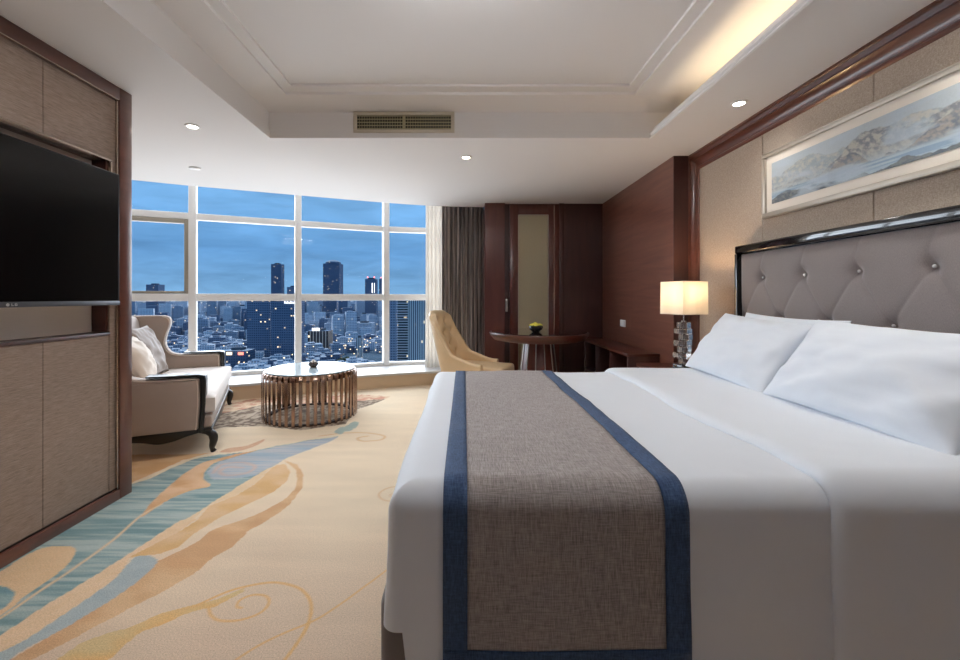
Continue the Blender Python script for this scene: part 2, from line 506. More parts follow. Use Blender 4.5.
    paint(Bc([(300, 575), (390, 500), (500, 462), (600, 400), (690, 318), (600, 362), (500, 428), (400, 488), (330, 535), (200, 615)]), (226, 200, 166), (220, 194, 158), None, False)
    # two tan bands with a cream stripe between
    paint([(201, 529), (190, 537), (178, 547), (160, 554), (138, 556), (128, 558)] + Cc([(620, 95), (700, 58), (790, 0)]) + Bc([(380, 507), (500, 462), (600, 402), (660, 347), (700, 312), (742, 306), (768, 345), (755, 390), (690, 440), (590, 487), (470, 547), (400, 582)]), (214, 174, 124), (220, 186, 146), patch, False)
    paint(Bc([(735, 288), (800, 308), (835, 360), (828, 420), (785, 480), (720, 540), (640, 592), (570, 624)]) + Cc([(930, 110), (850, 152), (780, 212), (640, 292), (520, 352), (400, 417), (300, 472), (200, 522), (90, 580), (0, 600), (0, 580), (40, 560), (200, 462), (320, 396), (440, 322), (540, 252), (600, 202), (628, 165), (720, 122), (790, 86), (845, 42)]) + Bc([(450, 602), (540, 575), (650, 530), (740, 480), (790, 430), (806, 380), (795, 335), (755, 302)]), (206, 164, 124), (216, 180, 140), patch, False)
    # pale blue drop
    paint(Cc([(560, 143), (600, 143), (628, 163), (600, 203), (540, 253), (440, 322), (320, 396), (200, 462), (100, 517), (0, 580), (-60, 600), (-60, 560), (0, 530), (100, 480), (220, 400), (340, 320), (440, 250), (500, 190), (535, 153)]), (160, 172, 176), (176, 184, 182))
    # peach blob low on the left, and the teal tip
    paint(Cc([(-120, 270), (0, 205), (150, 120), (240, 103), (292, 108), (302, 133), (270, 180), (190, 240), (100, 305), (40, 355), (-60, 400)]), (218, 184, 144), (222, 192, 156))
    paint(Cc([(-60, 265), (20, 268), (58, 290), (45, 325), (0, 360), (-60, 380)]), (120, 152, 158), (150, 172, 172), streak)
    # gold ribbon and scrolls
    gold = (224, 180, 122)
    paint(Cc([(180, 590), (330, 488), (420, 457), (520, 430), (640, 375), (760, 345), (860, 318), (975, 270), (975, 285), (860, 345), (740, 377), (650, 420), (570, 445), (500, 500), (400, 590)]), gold, (214, 188, 140), patch, False)
    stroke(Dc([(-20, 345), (100, 290), (200, 262), (300, 250), (390, 270), (435, 310), (446, 360), (430, 420), (390, 490), (330, 570)]), 0.010, gold)
    stroke(Dc([(35, 345), (42, 380), (80, 402), (160, 400), (240, 372), (275, 332), (262, 304), (210, 300), (160, 320), (147, 345), (165, 352)]), 0.009, gold)
    stroke(Dc([(760, 190), (640, 280), (520, 365), (440, 410), (330, 455), (220, 510), (120, 575)]), 0.008, gold)
    # faint scrolls further off
    fa = (216, 180, 138)
    stroke([(320, 436), (345, 433), (368, 433), (384, 436), (380, 440), (362, 441), (358, 438), (368, 436)], 0.018, fa, .8)
    stroke([(402, 486), (388, 488), (379, 494), (384, 500), (400, 502)], 0.012, fa, .7)
    stroke([(398, 492), (390, 495), (396, 498)], 0.010, fa, .6)
    for q in ([(334, 432), (340, 427), (346, 428), (342, 434)], [(340, 430), (348, 425), (353, 426), (350, 431)], [(347, 427), (353, 422), (359, 423), (355, 428)]):
        paint(q, (160, 176, 170), (180, 190, 180))
    # long pale wear marks and pile shading variation
    C *= (1 + (fbm(X * 2.2, Y * 12, 31, 4) - .5) * 0.14)[..., None]
    Z = np.zeros_like(X)
    verts = np.stack([X, Y, Z], -1).reshape(-1, 3)
    me = bpy.data.meshes.new('floor')
    me.from_pydata(verts.tolist(), [], grid_faces(len(xs), len(ys)))
    set_pattern(me, C.reshape(-1, 3))
    o = mesh_obj('floor', me, M['carpet'], None, False)
    tag(o, 'beige carpet woven with teal, tan and pale blue feather swirls', None, None, 'structure')
build_floor()

# ------------------------------------------------------------------ room shell
def struct(o, label=None):
    return tag(o, label, None, None, 'structure')

CURVE = [(-5.4, 4.27), (-4.6, 4.62), (-3.82, 4.95), (-3.33, 5.2), (-2.23, 5.68), (-1.13, 6.14), (-0.4, 6.37), (0.3, 6.46)]
CV = [tuple(p) for p in catmull(CURVE, 8)]
def cy(x):
    for (x0, y0), (x1, y1) in zip(CV, CV[1:]):
        if x <= x1: return y0 + (y1 - y0) * (x - x0) / (x1 - x0)
    return CV[-1][1]
GL = [(-5.3, 5.135), (-3.69, 5.86), (-2.48, 6.42), (-1.27, 6.95), (-0.55, 7.12), (0.35, 7.22)]
def gy(x):
    for (x0, y0), (x1, y1) in zip(GL, GL[1:]):
        if x <= x1: return y0 + (y1 - y0) * (x - x0) / (x1 - x0)
    return GL[-1][1]

TX0, TX1, TY0, TY1 = -1.643, 1.58, -0.9, 3.643     # tray opening

def build_ceiling():
    bm = B()
    # soffit: flat panels around the tray, curved edge towards the window
    def sheet(x0, x1, n, f0, f1, z=CEIL):
        pr = None
        for i in range(n + 1):
            x = x0 + (x1 - x0) * i / n
            a, b = bm.verts.new((x, f0(x), z)), bm.verts.new((x, f1(x), z))
            if pr: bm.faces.new((pr[0], a, b, pr[1]))
            pr = (a, b)
    far = lambda x: cy(x) if x < 0.3 else 6.46
    sheet(-5.4, TX0, 40, lambda x: -1.6, far)
    sheet(TX0, 0.3, 24, lambda x: TY1, far)
    sheet(0.3, TX1, 1, lambda x: TY1, far)
    sheet(TX1, 2.4, 1, lambda x: -1.6, far)
    sheet(TX0, TX1, 1, lambda x: -1.6, lambda x: TY0)
    # upstand of the curtain pocket and its lid
    pr = None
    for i in range(61):
        x = -5.4 + 5.75 * i / 60
        y = cy(x) if x < .3 else 6.46
        q = [bm.verts.new((x, y, CEIL)), bm.verts.new((x, y, 2.96)), bm.verts.new((x, gy(x) + .03, 2.96))]
        if pr:
            bm.faces.new((pr[0], q[0], q[1], pr[1])); bm.faces.new((pr[1], q[1], q[2], pr[2]))
        pr = q
    # tray rings: (x0, x1, y0, y1, z)
    CXR = 2.0
    rings = [(TX0, TX1, TY0, TY1, CEIL), (TX0, TX1, TY0, TY1, 2.712), (TX0 - .014, None, TY0 - .014, TY1 + .014, 2.716),
             (TX0 - .014, None, TY0 - .014, TY1 + .014, 2.868), (TX0 - .005, None, TY0 - .005, TY1 + .005, 2.872)]
    # three plain sides (left, near, far); the right side is the light cove
    def side(pts):
        q = [[bm.verts.new(p) for p in r] for r in pts]
        for a, b in zip(q, q[1:]):
            for i in range(len(a) - 1):
                bm.faces.new((a[i], a[i + 1], b[i + 1], b[i]))
    side([[(CXR if z > 2.73 or k >= 2 else x1, y0, z), (x0, y0, z), (x0, y1, z), (CXR if k >= 2 else TX1, y1, z)] for k, (x0, x1, y0, y1, z) in enumerate([(r[0], r[1], r[2], r[3], r[4]) for r in rings])])
    # far/near faces continue into the cove below the step
    for y in (TY1, TY0):
        v = [bm.verts.new(p) for p in ((TX1, y, CEIL), (TX1, y, 2.716), (CXR, y, 2.716), (CXR, y, CEIL))]
        bm.faces.new(v)
    # cove back wall + trough
    for q in (((CXR, TY0, 2.66), (CXR, TY1 + .02, 2.66), (CXR, TY1 + .02, 2.872), (CXR, TY0, 2.872)),
              ((TX1 + .03, TY0, 2.665), (CXR, TY0, 2.665), (CXR, TY1, 2.665), (TX1 + .03, TY1, 2.665))):
        bm.faces.new([bm.verts.new(p) for p in q])
    # upper ceiling: rising band, two small steps, centre field
    lv = [(TX0 - .005, CXR, TY0 - .005, TY1 + .005, 2.872), (-1.41, 1.35, TY0 + .24, 3.40, 2.900), (-1.41, 1.35, TY0 + .24, 3.40, 2.918),
          (-1.33, 1.27, TY0 + .34, 3.30, 2.918), (-1.33, 1.27, TY0 + .34, 3.30, 2.936)]
    rr = [[bm.verts.new(p) for p in ((a, c, z), (a, d, z), (b, d, z), (b, c, z))] for a, b, c, d, z in lv]
    for a, b in zip(rr, rr[1:]):
        for i in range(4):
            bm.faces.new((a[i], b[i], b[(i + 1) % 4], a[(i + 1) % 4]))
    bm.faces.new(rr[-1])
    # roof lid that keeps daylight out
    pr = None
    for i in range(41):
        x = -5.6 + 8.4 * i / 40
        q = [bm.verts.new((x, -1.8, 3.06)), bm.verts.new((x, gy(max(x, -5.3)) + .06, 3.06))]
        if pr: bm.faces.new((pr[0], q[0], q[1], pr[1]))
        pr = q
    me = bpy.data.meshes.new('ceiling'); bm.to_mesh(me); bm.free()
    struct(mesh_obj('ceiling', me, M['plaster'], None, False), 'white plaster ceiling with a recessed tray and stepped mouldings')
    # cornice lip along the cove
    bm = B()
    prism(bm, [(TX1 - .012, CEIL - .004), (TX1 + .0, CEIL - .008), (TX1 + .008, 2.668), (TX1 - .004, 2.676), (TX1 - .004, 2.690), (TX1 + .012, 2.700), (TX1 + .022, 2.722), (TX1 + .034, 2.738), (TX1 + .05, 2.740), (TX1 + .05, 2.66), (TX1 + .0, 2.65)], 'y', TY0, TY1)
    struct(obj('trim_1', bm, M['plaster_white'], None, True, 30), 'white moulded lip of the light cove on the right of the tray')
build_ceiling()

# walls
bm = B(); box(bm, 2.225, 2.5, -1.6, 4.2, 0, 3.05)
seams = [4.03, 3.17, 2.31, 1.45, .59, -.27, -1.13]
for a, b in zip(seams, seams[1:]):
    box(bm, 2.2, 2.23, b + .002, a - .002, 0.1, 2.5, 0.003, 1)
struct(obj('wall_right', bm, M['wall_cloth'], None, False), 'cloth covered wall panels above and beside the headboard')
bm = B(); box(bm, 2.35, 2.5, 4.1, 6.6, 0, 3.05)
struct(obj('wall_right_end', bm, M['cream_wall'], None, False))
bm = B(); box(bm, -5.6, -5.4, -1.6, 5.3, 0, 3.05)
struct(obj('wall_left', bm, M['cream_wall'], None, False))
bm = B(); box(bm, -5.6, 2.5, -1.8, -1.6, 0, 3.05)
struct(obj('wall_near', bm, M['grey_wall'], None, False))
bm = B(); box(bm, 0.36, 2.5, 6.9, 7.3, 0, 3.05)
struct(obj('wall_far', bm, M['cream_wall'], None, False))

# cornice frame on the right wall: swept moulding with a mitre, run + post
def sweep_frame():
    prof = [(0, 0), (0, .085), (.018, .088), (.024, .078), (.05, .070), (.06, .075), (.068, .062), (.10, .040), (.122, .034), (.128, .040), (.142, .038), (.152, .026), (.155, 0)]
    X0 = 2.226
    bm = B()
    rings = []
    for (Y, top) in ((-1.55, True), (4.115, None), (4.115, False)):
        r = []
        for w, p in prof:
            if top is True: r.append(bm.verts.new((X0 - p, Y, CEIL - w)))
            elif top is None: r.append(bm.verts.new((X0 - p, 4.115 - w * .68, CEIL - w)))
            else: r.append(bm.verts.new((X0 - p, 4.115 - w * .68, 0.0)))
        rings.append(r)
    for a, b in zip(rings, rings[1:]):
        for i in range(len(a) - 1):
            bm.faces.new((a[i], a[i + 1], b[i + 1], b[i]))
    struct(obj('trim_2', bm, M['frame_wood'], None, True, 25), 'brown wooden cornice running above the cloth wall and down beside it')
sweep_frame()

# ------------------------------------------------------------------ window wall
def build_ledge():
    n = 60
    V, Fc = [], []
    xs = [-5.4 + 5.75 * i / n for i in range(n + 1)]
    for x in xs:
        y = cy(x) if x < .3 else 6.46
        V += [(x, y + .03, 0), (x, y + .03, .168), (x, gy(x) + .25, .168), (x, gy(x) + .25, 0)]
    for i in range(n):
        a = 4 * i; b = a + 4
        Fc += [(a, b, b + 1, a + 1), (a + 1, b + 1, b + 2, a + 2), (a + 2, b + 2, b + 3, a + 3)]
    struct(raw('wall_window', V, Fc, M['ledge_front'], None, False, recalc=True), 'low curved beige stone plinth under the window')
    V, Fc = [], []
    for x in xs:
        y = cy(x) if x < .3 else 6.46
        V += [(x, y - .0, .170), (x, y - .0, .2), (x, gy(x) + .12, .2), (x, gy(x) + .12, .170)]
    for i in range(n):
        a = 4 * i; b = a + 4
        for j in range(4):
            Fc.append((a + j, b + j, b + (j + 1) % 4, a + (j + 1) % 4))
    struct(raw('trim_3', V, Fc, M['ledge_top'], None, False, recalc=True), 'pale polished marble sill of the curved window')
build_ledge()

def build_window(i, p0, p1, mull=True):
    (x0, y0), (x1, y1) = p0, p1
    L = math.hypot(x1 - x0, y1 - y0); a = math.atan2(y1 - y0, x1 - x0)
    w = thing('window_%d' % i, None, None, (x0, y0, .2), a, None, 'structure')
    def part(nm, mat, bx):
        b = B()
        for q in bx: box(b, *q, 0.006, 2)
        return obj(nm, b, mat, w)
    # local: x along the glass, -y into the room, z up
    if mull: part('mullion', M['window_metal'], [(L - .045, L + .045, -.09, .05, 0, 2.75)])
    part('transom', M['window_metal'], [(.0, L, -.05, .05, 2.15, 2.235)])
    part('transom', M['window_metal'], [(.0, L, -.06, .05, 1.045, 1.145)])
    part('sill_rail', M['window_metal'], [(.0, L, -.05, .05, 0, .05)])
    for z0, z1 in ((.05, 1.045), (1.145, 2.15), (2.235, 2.75)):
        b = B(); box(b, .0, L, -.004, .004, z0 - .01, z1 + .01)
        obj('window_pane', b, M['glass'], w, False)
    if i == 1:
        b = B()
        box(b, L - .10, L - .047, -.04, .04, 1.145, 2.15, .004); box(b, 0, L - .10, -.045, .04, 2.09, 2.148, .004)
        box(b, 0, L - .10, -.045, .04, 1.147, 1.18, .004); box(b, L - 1.5, L - 1.45, -.04, .04, 1.18, 2.09, .004)
        obj('sash_frame', b, M['window_olive'], w)
for i, (p0, p1) in enumerate(zip(GL[:5], GL[1:])):
    build_window(i + 1, p0, p1, i < 4)

# ------------------------------------------------------------------ left partition with cabinet doors and TV niche
def build_left():
    XF, XP = -2.213, -2.238
    YE = 2.867
    bm = B()
    box(bm, -2.62, -2.345, -1.58, YE - .005, 0, CEIL)                # core
    box(bm, -2.42, -2.245, 2.722, YE - .005, 0, CEIL)               # side of the niche
    box(bm, -2.42, -2.245, -1.58, 2.722, 0, 1.06)
    box(bm, -2.42, -2.245, -1.58, 2.722, 2.17, CEIL)
    struct(obj('wall_partition', bm, M['left_cloth'], None, False), 'partition wall carrying the television')
    # frame
    fr = bm = B()
    box(bm, -2.63, XF, YE - .10, YE, 0, CEIL, .004)
    box(bm, -2.3, XF, -1.58, YE - .10, 0, .066, .004)
    box(bm, -2.3, XF, -1.58, YE - .10, CEIL - .082, CEIL - .001, .004)
    t = obj('trim_4', bm, M['frame_wood'])
    struct(t, 'brown wooden frame around the television wall')
    bm = B()
    box(bm, XF - .012, XF + .002, -1.58, YE - .115, CEIL - .088, CEIL - .083)
    box(bm, XF - .02, XF - .008, YE - .112, YE - .104, .07, CEIL - .09)
    struct(obj('trim_5', bm, M['bead_metal']), 'thin pale metal bead inside the wooden frame')
    bm = B()
    box(bm, -2.26, XP + .006, YE - .104, YE - .1, .06, CEIL - .08)
    box(bm, -2.26, XP + .006, -1.58, YE - .1, .066, .072)
    struct(obj('trim_6', bm, M['black_wood']), 'dark shadow line inside the wooden frame')
    # cloth panels above the niche
    ys = [2.763, 2.286, 1.80, 1.32, .84, .36, -.12, -.6, -1.1, -1.58]
    bm = B()
    for a, b in zip(ys, ys[1:]):
        box(bm, -2.26, XP, b + .0015, a - .0015, 2.165, CEIL - .083, .002, 1)
    struct(obj('wall_partition_upper', bm, M['left_cloth'], None, False), 'brown textured panels above the television')
    bm = B()
    box(bm, -2.26, XP, 2.715, 2.763, .07, 2.165, .002, 1)
    struct(obj('wall_partition_side', bm, M['left_cloth'], None, False), 'narrow textured strip beside the television')
    # niche edging and rear
    bm = B()
    box(bm, -2.26, XP + .012, -1.58, 2.722, 2.155, 2.166); box(bm, -2.26, XP + .012, 2.712, 2.72, 2.06, 2.16)
    struct(obj('trim_7', bm, M['bead_metal']), 'pale metal lip around the television niche')
    bm = B()
    box(bm, -2.34, -2.25, 2.700, 2.715, 1.085, 2.16)
    struct(obj('trim_8', bm, M['mahogany']), 'red-brown veneered reveal of the television niche')
    bm = B(); box(bm, -2.45, XP + .006, -1.58, 2.714, 1.058, 1.078, .003)
    struct(obj('trim_9', bm, M['dark_wood']), 'dark shelf edge under the television niche')
    bm = B(); box(bm, -2.344, -2.338, -1.58, 2.699, 1.08, 2.155)  # lit look of the recess put into a paler cloth colour
    struct(obj('wall_partition_niche', bm, M['cream_cloth'], None, False), 'cloth back of the television niche, made paler to stand for light inside')
    # cabinet doors below
    yd = [2.711, 2.286, 1.861, 1.436, 1.011, .586, .161, -.264, -.689]
    names = ['textured cabinet door at the far end below the television', 'textured cabinet door second from the far end below the television']
    cab = thing('wall_cabinet', 'low built-in cabinet with brown rippled doors below the television', 'cabinet', (-2.24, 1.0, .072))
    for a, b in zip(yd, yd[1:]):
        bm = B(); box(bm, -.02, .002, b + .0015 - 1.0, a - .0015 - 1.0, .0, .985, .002, 1)
        obj('door', bm, M['left_cloth'], cab, False)
    bm = B(); box(bm, -.0235, -.0205, yd[-1] - 1.0, yd[0] - 1.0, 0, .985)
    obj('carcass', bm, M['dark_wood'], cab, False)
    # television
    tv = thing('television', 'large flat black television mounted over the niche of the left wall', 'television', (-2.15, 1.962, 1.252))
    bm = B(); box(bm, -.035, 0, -.722, .722, 0, .812, .004); obj('casing', bm, M['tv_body'], tv)
    bm = B(); box(bm, 0, .0015, -.714, .714, .026, .806); obj('screen', bm, M['tv_black'], tv, False)
    bm = B(); box(bm, -.03, .004, -.722, .722, -.002, .024, .002); obj('bezel', bm, M['tv_bezel'], tv)
    bm = B(); box(bm, -.10, -.035, -.45, .45, .06, .5, .02); box(bm, -.182, -.09, -.1, .1, .2, .45); obj('wall_bracket', bm, M['tv_body'], tv)
    bm = B()
    lathe(bm, [(0, 0), (.0075, 0), (.0075, .001), (0, .001)], 20, Matrix.Translation((.0042, .06, .011)) @ Matrix.Rotation(PI / 2, 4, 'Y'))
    for dy in (.078, .094):
        box(bm, .004, .0052, dy - .0015, dy + .0015, .005, .017); box(bm, .004, .0052, dy, dy + .009, .005, .008)
    box(bm, .004, .0052, .1, .103, .008, .017); box(bm, .004, .0052, .094, .103, .014, .017)
    obj('logo', bm, M['logo_grey'], tv, False)
build_left()

# ------------------------------------------------------------------ wooden end wall
def build_wood():
    Y0 = 6.16
    bm = B()
    box(bm, .30, .585, Y0, 7.3, 0, CEIL, .003)          # left pilaster panel
    struct(obj('wall_far_panel', bm, M['mahogany_v'], None, False), 'red-brown veneered panel beside the dark curtain')
    bm = B(); box(bm, .585, 2.02, Y0 + .07, 6.85, 0, CEIL)
    struct(obj('wall_far_backing', bm, M['dark_wood'], None, False), 'dark recess of the wooden end wall')
    bm = B(); box(bm, 1.37, 1.44, Y0 + .02, Y0 + .07, 0, CEIL, .004); 
    struct(obj('trim_10', bm, M['dark_wood']), 'dark upright beside the wardrobe door')
    bm = B(); box(bm, 1.44, 2.0, Y0 + .045, Y0 + .07, 0, CEIL - .0, .002)
    struct(obj('wall_far_side_panel', bm, M['dark_wood'], None, False), 'dark veneered panel in the corner')
    # wardrobe door with cloth inset
    d = thing('door_1', 'tall wooden wardrobe door with an olive cloth inset', None, (.66, Y0 + .03, 0), 0, None, 'structure')
    W = .71
    bm = B()
    xl, xr = .13, .545
    zt = 2.475
    for q in ((0, xl, 0, .04, .02, CEIL - .01), (xr, W, 0, .04, .02, CEIL - .01), (xl, xr, 0, .04, zt, CEIL - .01), (xl, xr, 0, .04, .02, .15)):
        box(bm, *q, .003)
    obj('door_frame', bm, M['mahogany_v'], d)
    bm = B()
    box(bm, xl - .012, xl, -.006, .01, .15, zt + .01); box(bm, xr, xr + .012, -.006, .01, .15, zt + .01); box(bm, xl, xr, -.006, .01, zt, zt + .012)
    obj('inset_bead', bm, M['pic_frame'], d)
    bm = B(); box(bm, xl, xr, .01, .03, .15, zt); obj('cloth_inset', bm, M['door_cloth'], d, False)
    bm = B(); box(bm, xr + .09, xr + .096, -.002, .0, .02, CEIL - .02); obj('edge_bead', bm, M['bead_metal'], d, False)
    h = B(); box(h, -.062, -.03, .0, .012, 1.09, 1.27, .003); box(h, -.052, -.04, -.012, 0, 1.12, 1.24, .003)
    obj('door_handle', h, M['chrome_soft'], d)
    # right return wall
    bm = B()
    box(bm, 2.0, 2.3, 5.121, 6.22, 0, CEIL); box(bm, 2.0, 2.3, 4.108, 5.119, 0, CEIL)
    struct(obj('wall_right_wood', bm, M['mahogany_h'], None, False), 'red-brown veneered side wall in two wide panels')
    bm = B(); box(bm, 2.0, 2.23, 4.102, 4.1075, 0, CEIL)
    struct(obj('trim_11', bm, M['dark_wood'], None, False), 'dark end face of the wooden side wall')
build_wood()
# baseboards hidden behind the bed still run there
bm = B(); box(bm, 1.985, 2.0, 4.12, 6.15, 0, .08)
struct(obj('baseboard_right', bm, M['dark_wood'], None, False))

# light switch
s = thing('light_switch', 'white double light switch on the wooden side wall', 'light switch', (1.999, 5.40, .97))
bm = B(); box(bm, -.008, 0, -.086, .086, -.043, .043, .003); obj('plate', bm, M['switch_white'], s)
for y in (-.043, .043):
    bm = B(); box(bm, -.012, -.008, y - .032, y + .032, -.032, .032, .002); obj('rocker', bm, M['switch_white'], s)

# ------------------------------------------------------------------ curtains
def curtain(name, x0, x1, yb, z0, z1, mat, label, cat, amp, per, seed, group=None):
    n = int((x1 - x0) / .005); nz = 14
    V = []
    for i in range(n + 1):
        x = x0 + (x1 - x0) * i / n
        for j in range(nz + 1):
            t = j / nz
            z = z0 + (z1 - z0) * t
            ph = 2 * PI * x / per + 1.6 * noise.noise(Vector((x * 6, seed, t * .8)))
            y = yb + amp * math.sin(ph) * (1 + .4 * noise.noise(Vector((x * 9, t * 1.5, seed)))) + .3 * amp * math.sin(ph * 2.3 + seed)
            V.append((x + .004 * math.sin(ph * 2) , y, z))
    o = raw(name, V, grid_faces(n + 1, nz + 1), mat, None, True, 180)
    md = o.modifiers.new('thick', 'SOLIDIFY'); md.thickness = .003
    tag(o, label, cat, group)
    return o
curtain('curtain', -.335, .297, 6.62, .202, 2.95, M['curtain'], 'dark brown striped curtain gathered beside the wooden wall', 'curtain', .028, .066, 2.0)
curtain('sheer_curtain', -.60, -.345, 6.70, .202, 2.95, M['sheer'], 'white sheer curtain gathered at the right end of the window', 'curtain', .022, .06, 5.0)
bm = B(); tube(bm, [(-.65, 6.66, 2.93), (.29, 6.66, 2.93)], .014)
tag(obj('curtain_rail', bm, M['chrome_soft']), 'curtain rail hidden in the ceiling pocket above both curtains', 'curtain rail')

# ------------------------------------------------------------------ ceiling fittings
def downlight(x, y, label, power):
    d = thing('downlight', label, 'ceiling light', (x, y, CEIL - .004), 0, 'recessed downlights')
    bm = B(); lathe(bm, [(.036, 0.003), (.038, -.004), (.052, -.003), (.055, .0035), (.036, .0035)], 32); obj('trim_ring', bm, M['downlight_white'], d)
    bm = B(); lathe(bm, [(0, .001), (.036, .001), (.036, .003), (0, .003)], 32); obj('lens', bm, M['lamp_glow'], d, False)
    L = bpy.data.lights.new('downlight_lamp', 'SPOT'); L.energy = power; L.spot_size = math.radians(130); L.spot_blend = 1.0
    L.color = (1, .98, .95); L.shadow_soft_size = .06
    o = bpy.data.objects.new('downlight_lamp', L); COL.objects.link(o); o.parent = d; o.location = (0, 0, -.02)
DL = 26
downlight(-2.14, 3.39, 'small round downlight left of the ceiling tray, above the sofa end', DL)
downlight(.02, 4.14, 'small round downlight in the soffit below the air grille', DL)
downlight(1.91, 2.986, 'small round downlight above the bedside, near the wooden cornice', 8)
downlight(1.91, 1.62, 'added unseen fill light, shaped as a downlight, above the near side of the headboard', DL)  # added outside the view for more light from above
downlight(-1.93, 1.62, 'added unseen fill light, shaped as a downlight, in front of the television wall', DL)  # likewise added, unseen, to brighten the room

t = thing('added_ceiling_fill', 'added drum-shaped fill lamp, out of view in the centre of the ceiling tray', 'ceiling light', (0, 1.56, 2.935))  # added out of view to brighten the ceiling and the bed top
bm = B(); lathe(bm, [(0, -.21), (.26, -.21), (.28, -.19), (.28, -.13)], 48); obj('drum', bm, M['fill_glow'], t)
bm = B(); lathe(bm, [(.278, -.13), (.26, -.118), (0, -.112)], 48); obj('open_top', bm, M['fill_glow_up'], t)
bm = B(); lathe(bm, [(.282, -.185), (.288, -.185), (.288, -.172), (.282, -.172), (.282, -.185)], 48); obj('metal_band', bm, M['bead_metal'], t)
for x in (-.2, .2):
    bm = B(); tube(bm, [(x, 0, -.11), (x, 0, 0)], .008); obj('rod', bm, M['bead_metal'], t)
s = thing('ceiling_sprinkler', 'small flat white sprinkler cover on the ceiling before the window', 'sprinkler', (-2.81, 4.49, CEIL))
bm = B(); lathe(bm, [(0, -.012), (.05, -.012), (.055, -.008), (.055, 0), (0, 0)], 24); obj('plate', bm, M['downlight_white'], s)

v = thing('air_grille', 'cream air conditioning grille in the far face of the ceiling tray', 'air vent', (-.508, TY1, 2.778))
W, H = .427, .089
bm = B()
for q in ((-W, W, -.012, .0, H - .028, H), (-W, W, -.012, .0, -H, -H + .028), (-W, -W + .03, -.012, 0, -H + .028, H - .028), (W - .03, W, -.012, 0, -H + .028, H - .028)):
    box(bm, *q, .003)
obj('frame', bm, M['vent_metal'], v)
bm = B(); box(bm, -W + .03, W - .03, -.0005, .012, -H + .028, H - .028); obj('backing', bm, M['vent_dark'], v, False)
bm = B(); box(bm, -.008, .008, -.009, -.001, -H + .028, H - .028); obj('centre_bar', bm, M['vent_slat'], v, False)
for k in range(5):
    bm = B(); z = -H + .036 + k * (2 * H - .072) / 4
    box(bm, -W + .03, W - .03, -.008, -.001, z - .003, z + .003); obj('slat', bm, M['vent_slat'], v, False)
bm = B()
for k in range(36):
    x = -W + .05 + k * (2 * W - .1) / 35
    box(bm, x - .002, x + .002, -.006, -.0006, -H + .028, H - .028)
obj('vertical_fins', bm, M['vent_slat'], v, False)

# cove light strip
bm = B(); box(bm, TX1 + .10, TX1 + .125, TY0 + .1, 3.12, 2.667, 2.675)
c = tag(obj('cove_light_strip', bm, M['cove_strip'], None, False), 'warm light strip lying in the ceiling cove on the right', 'light strip')

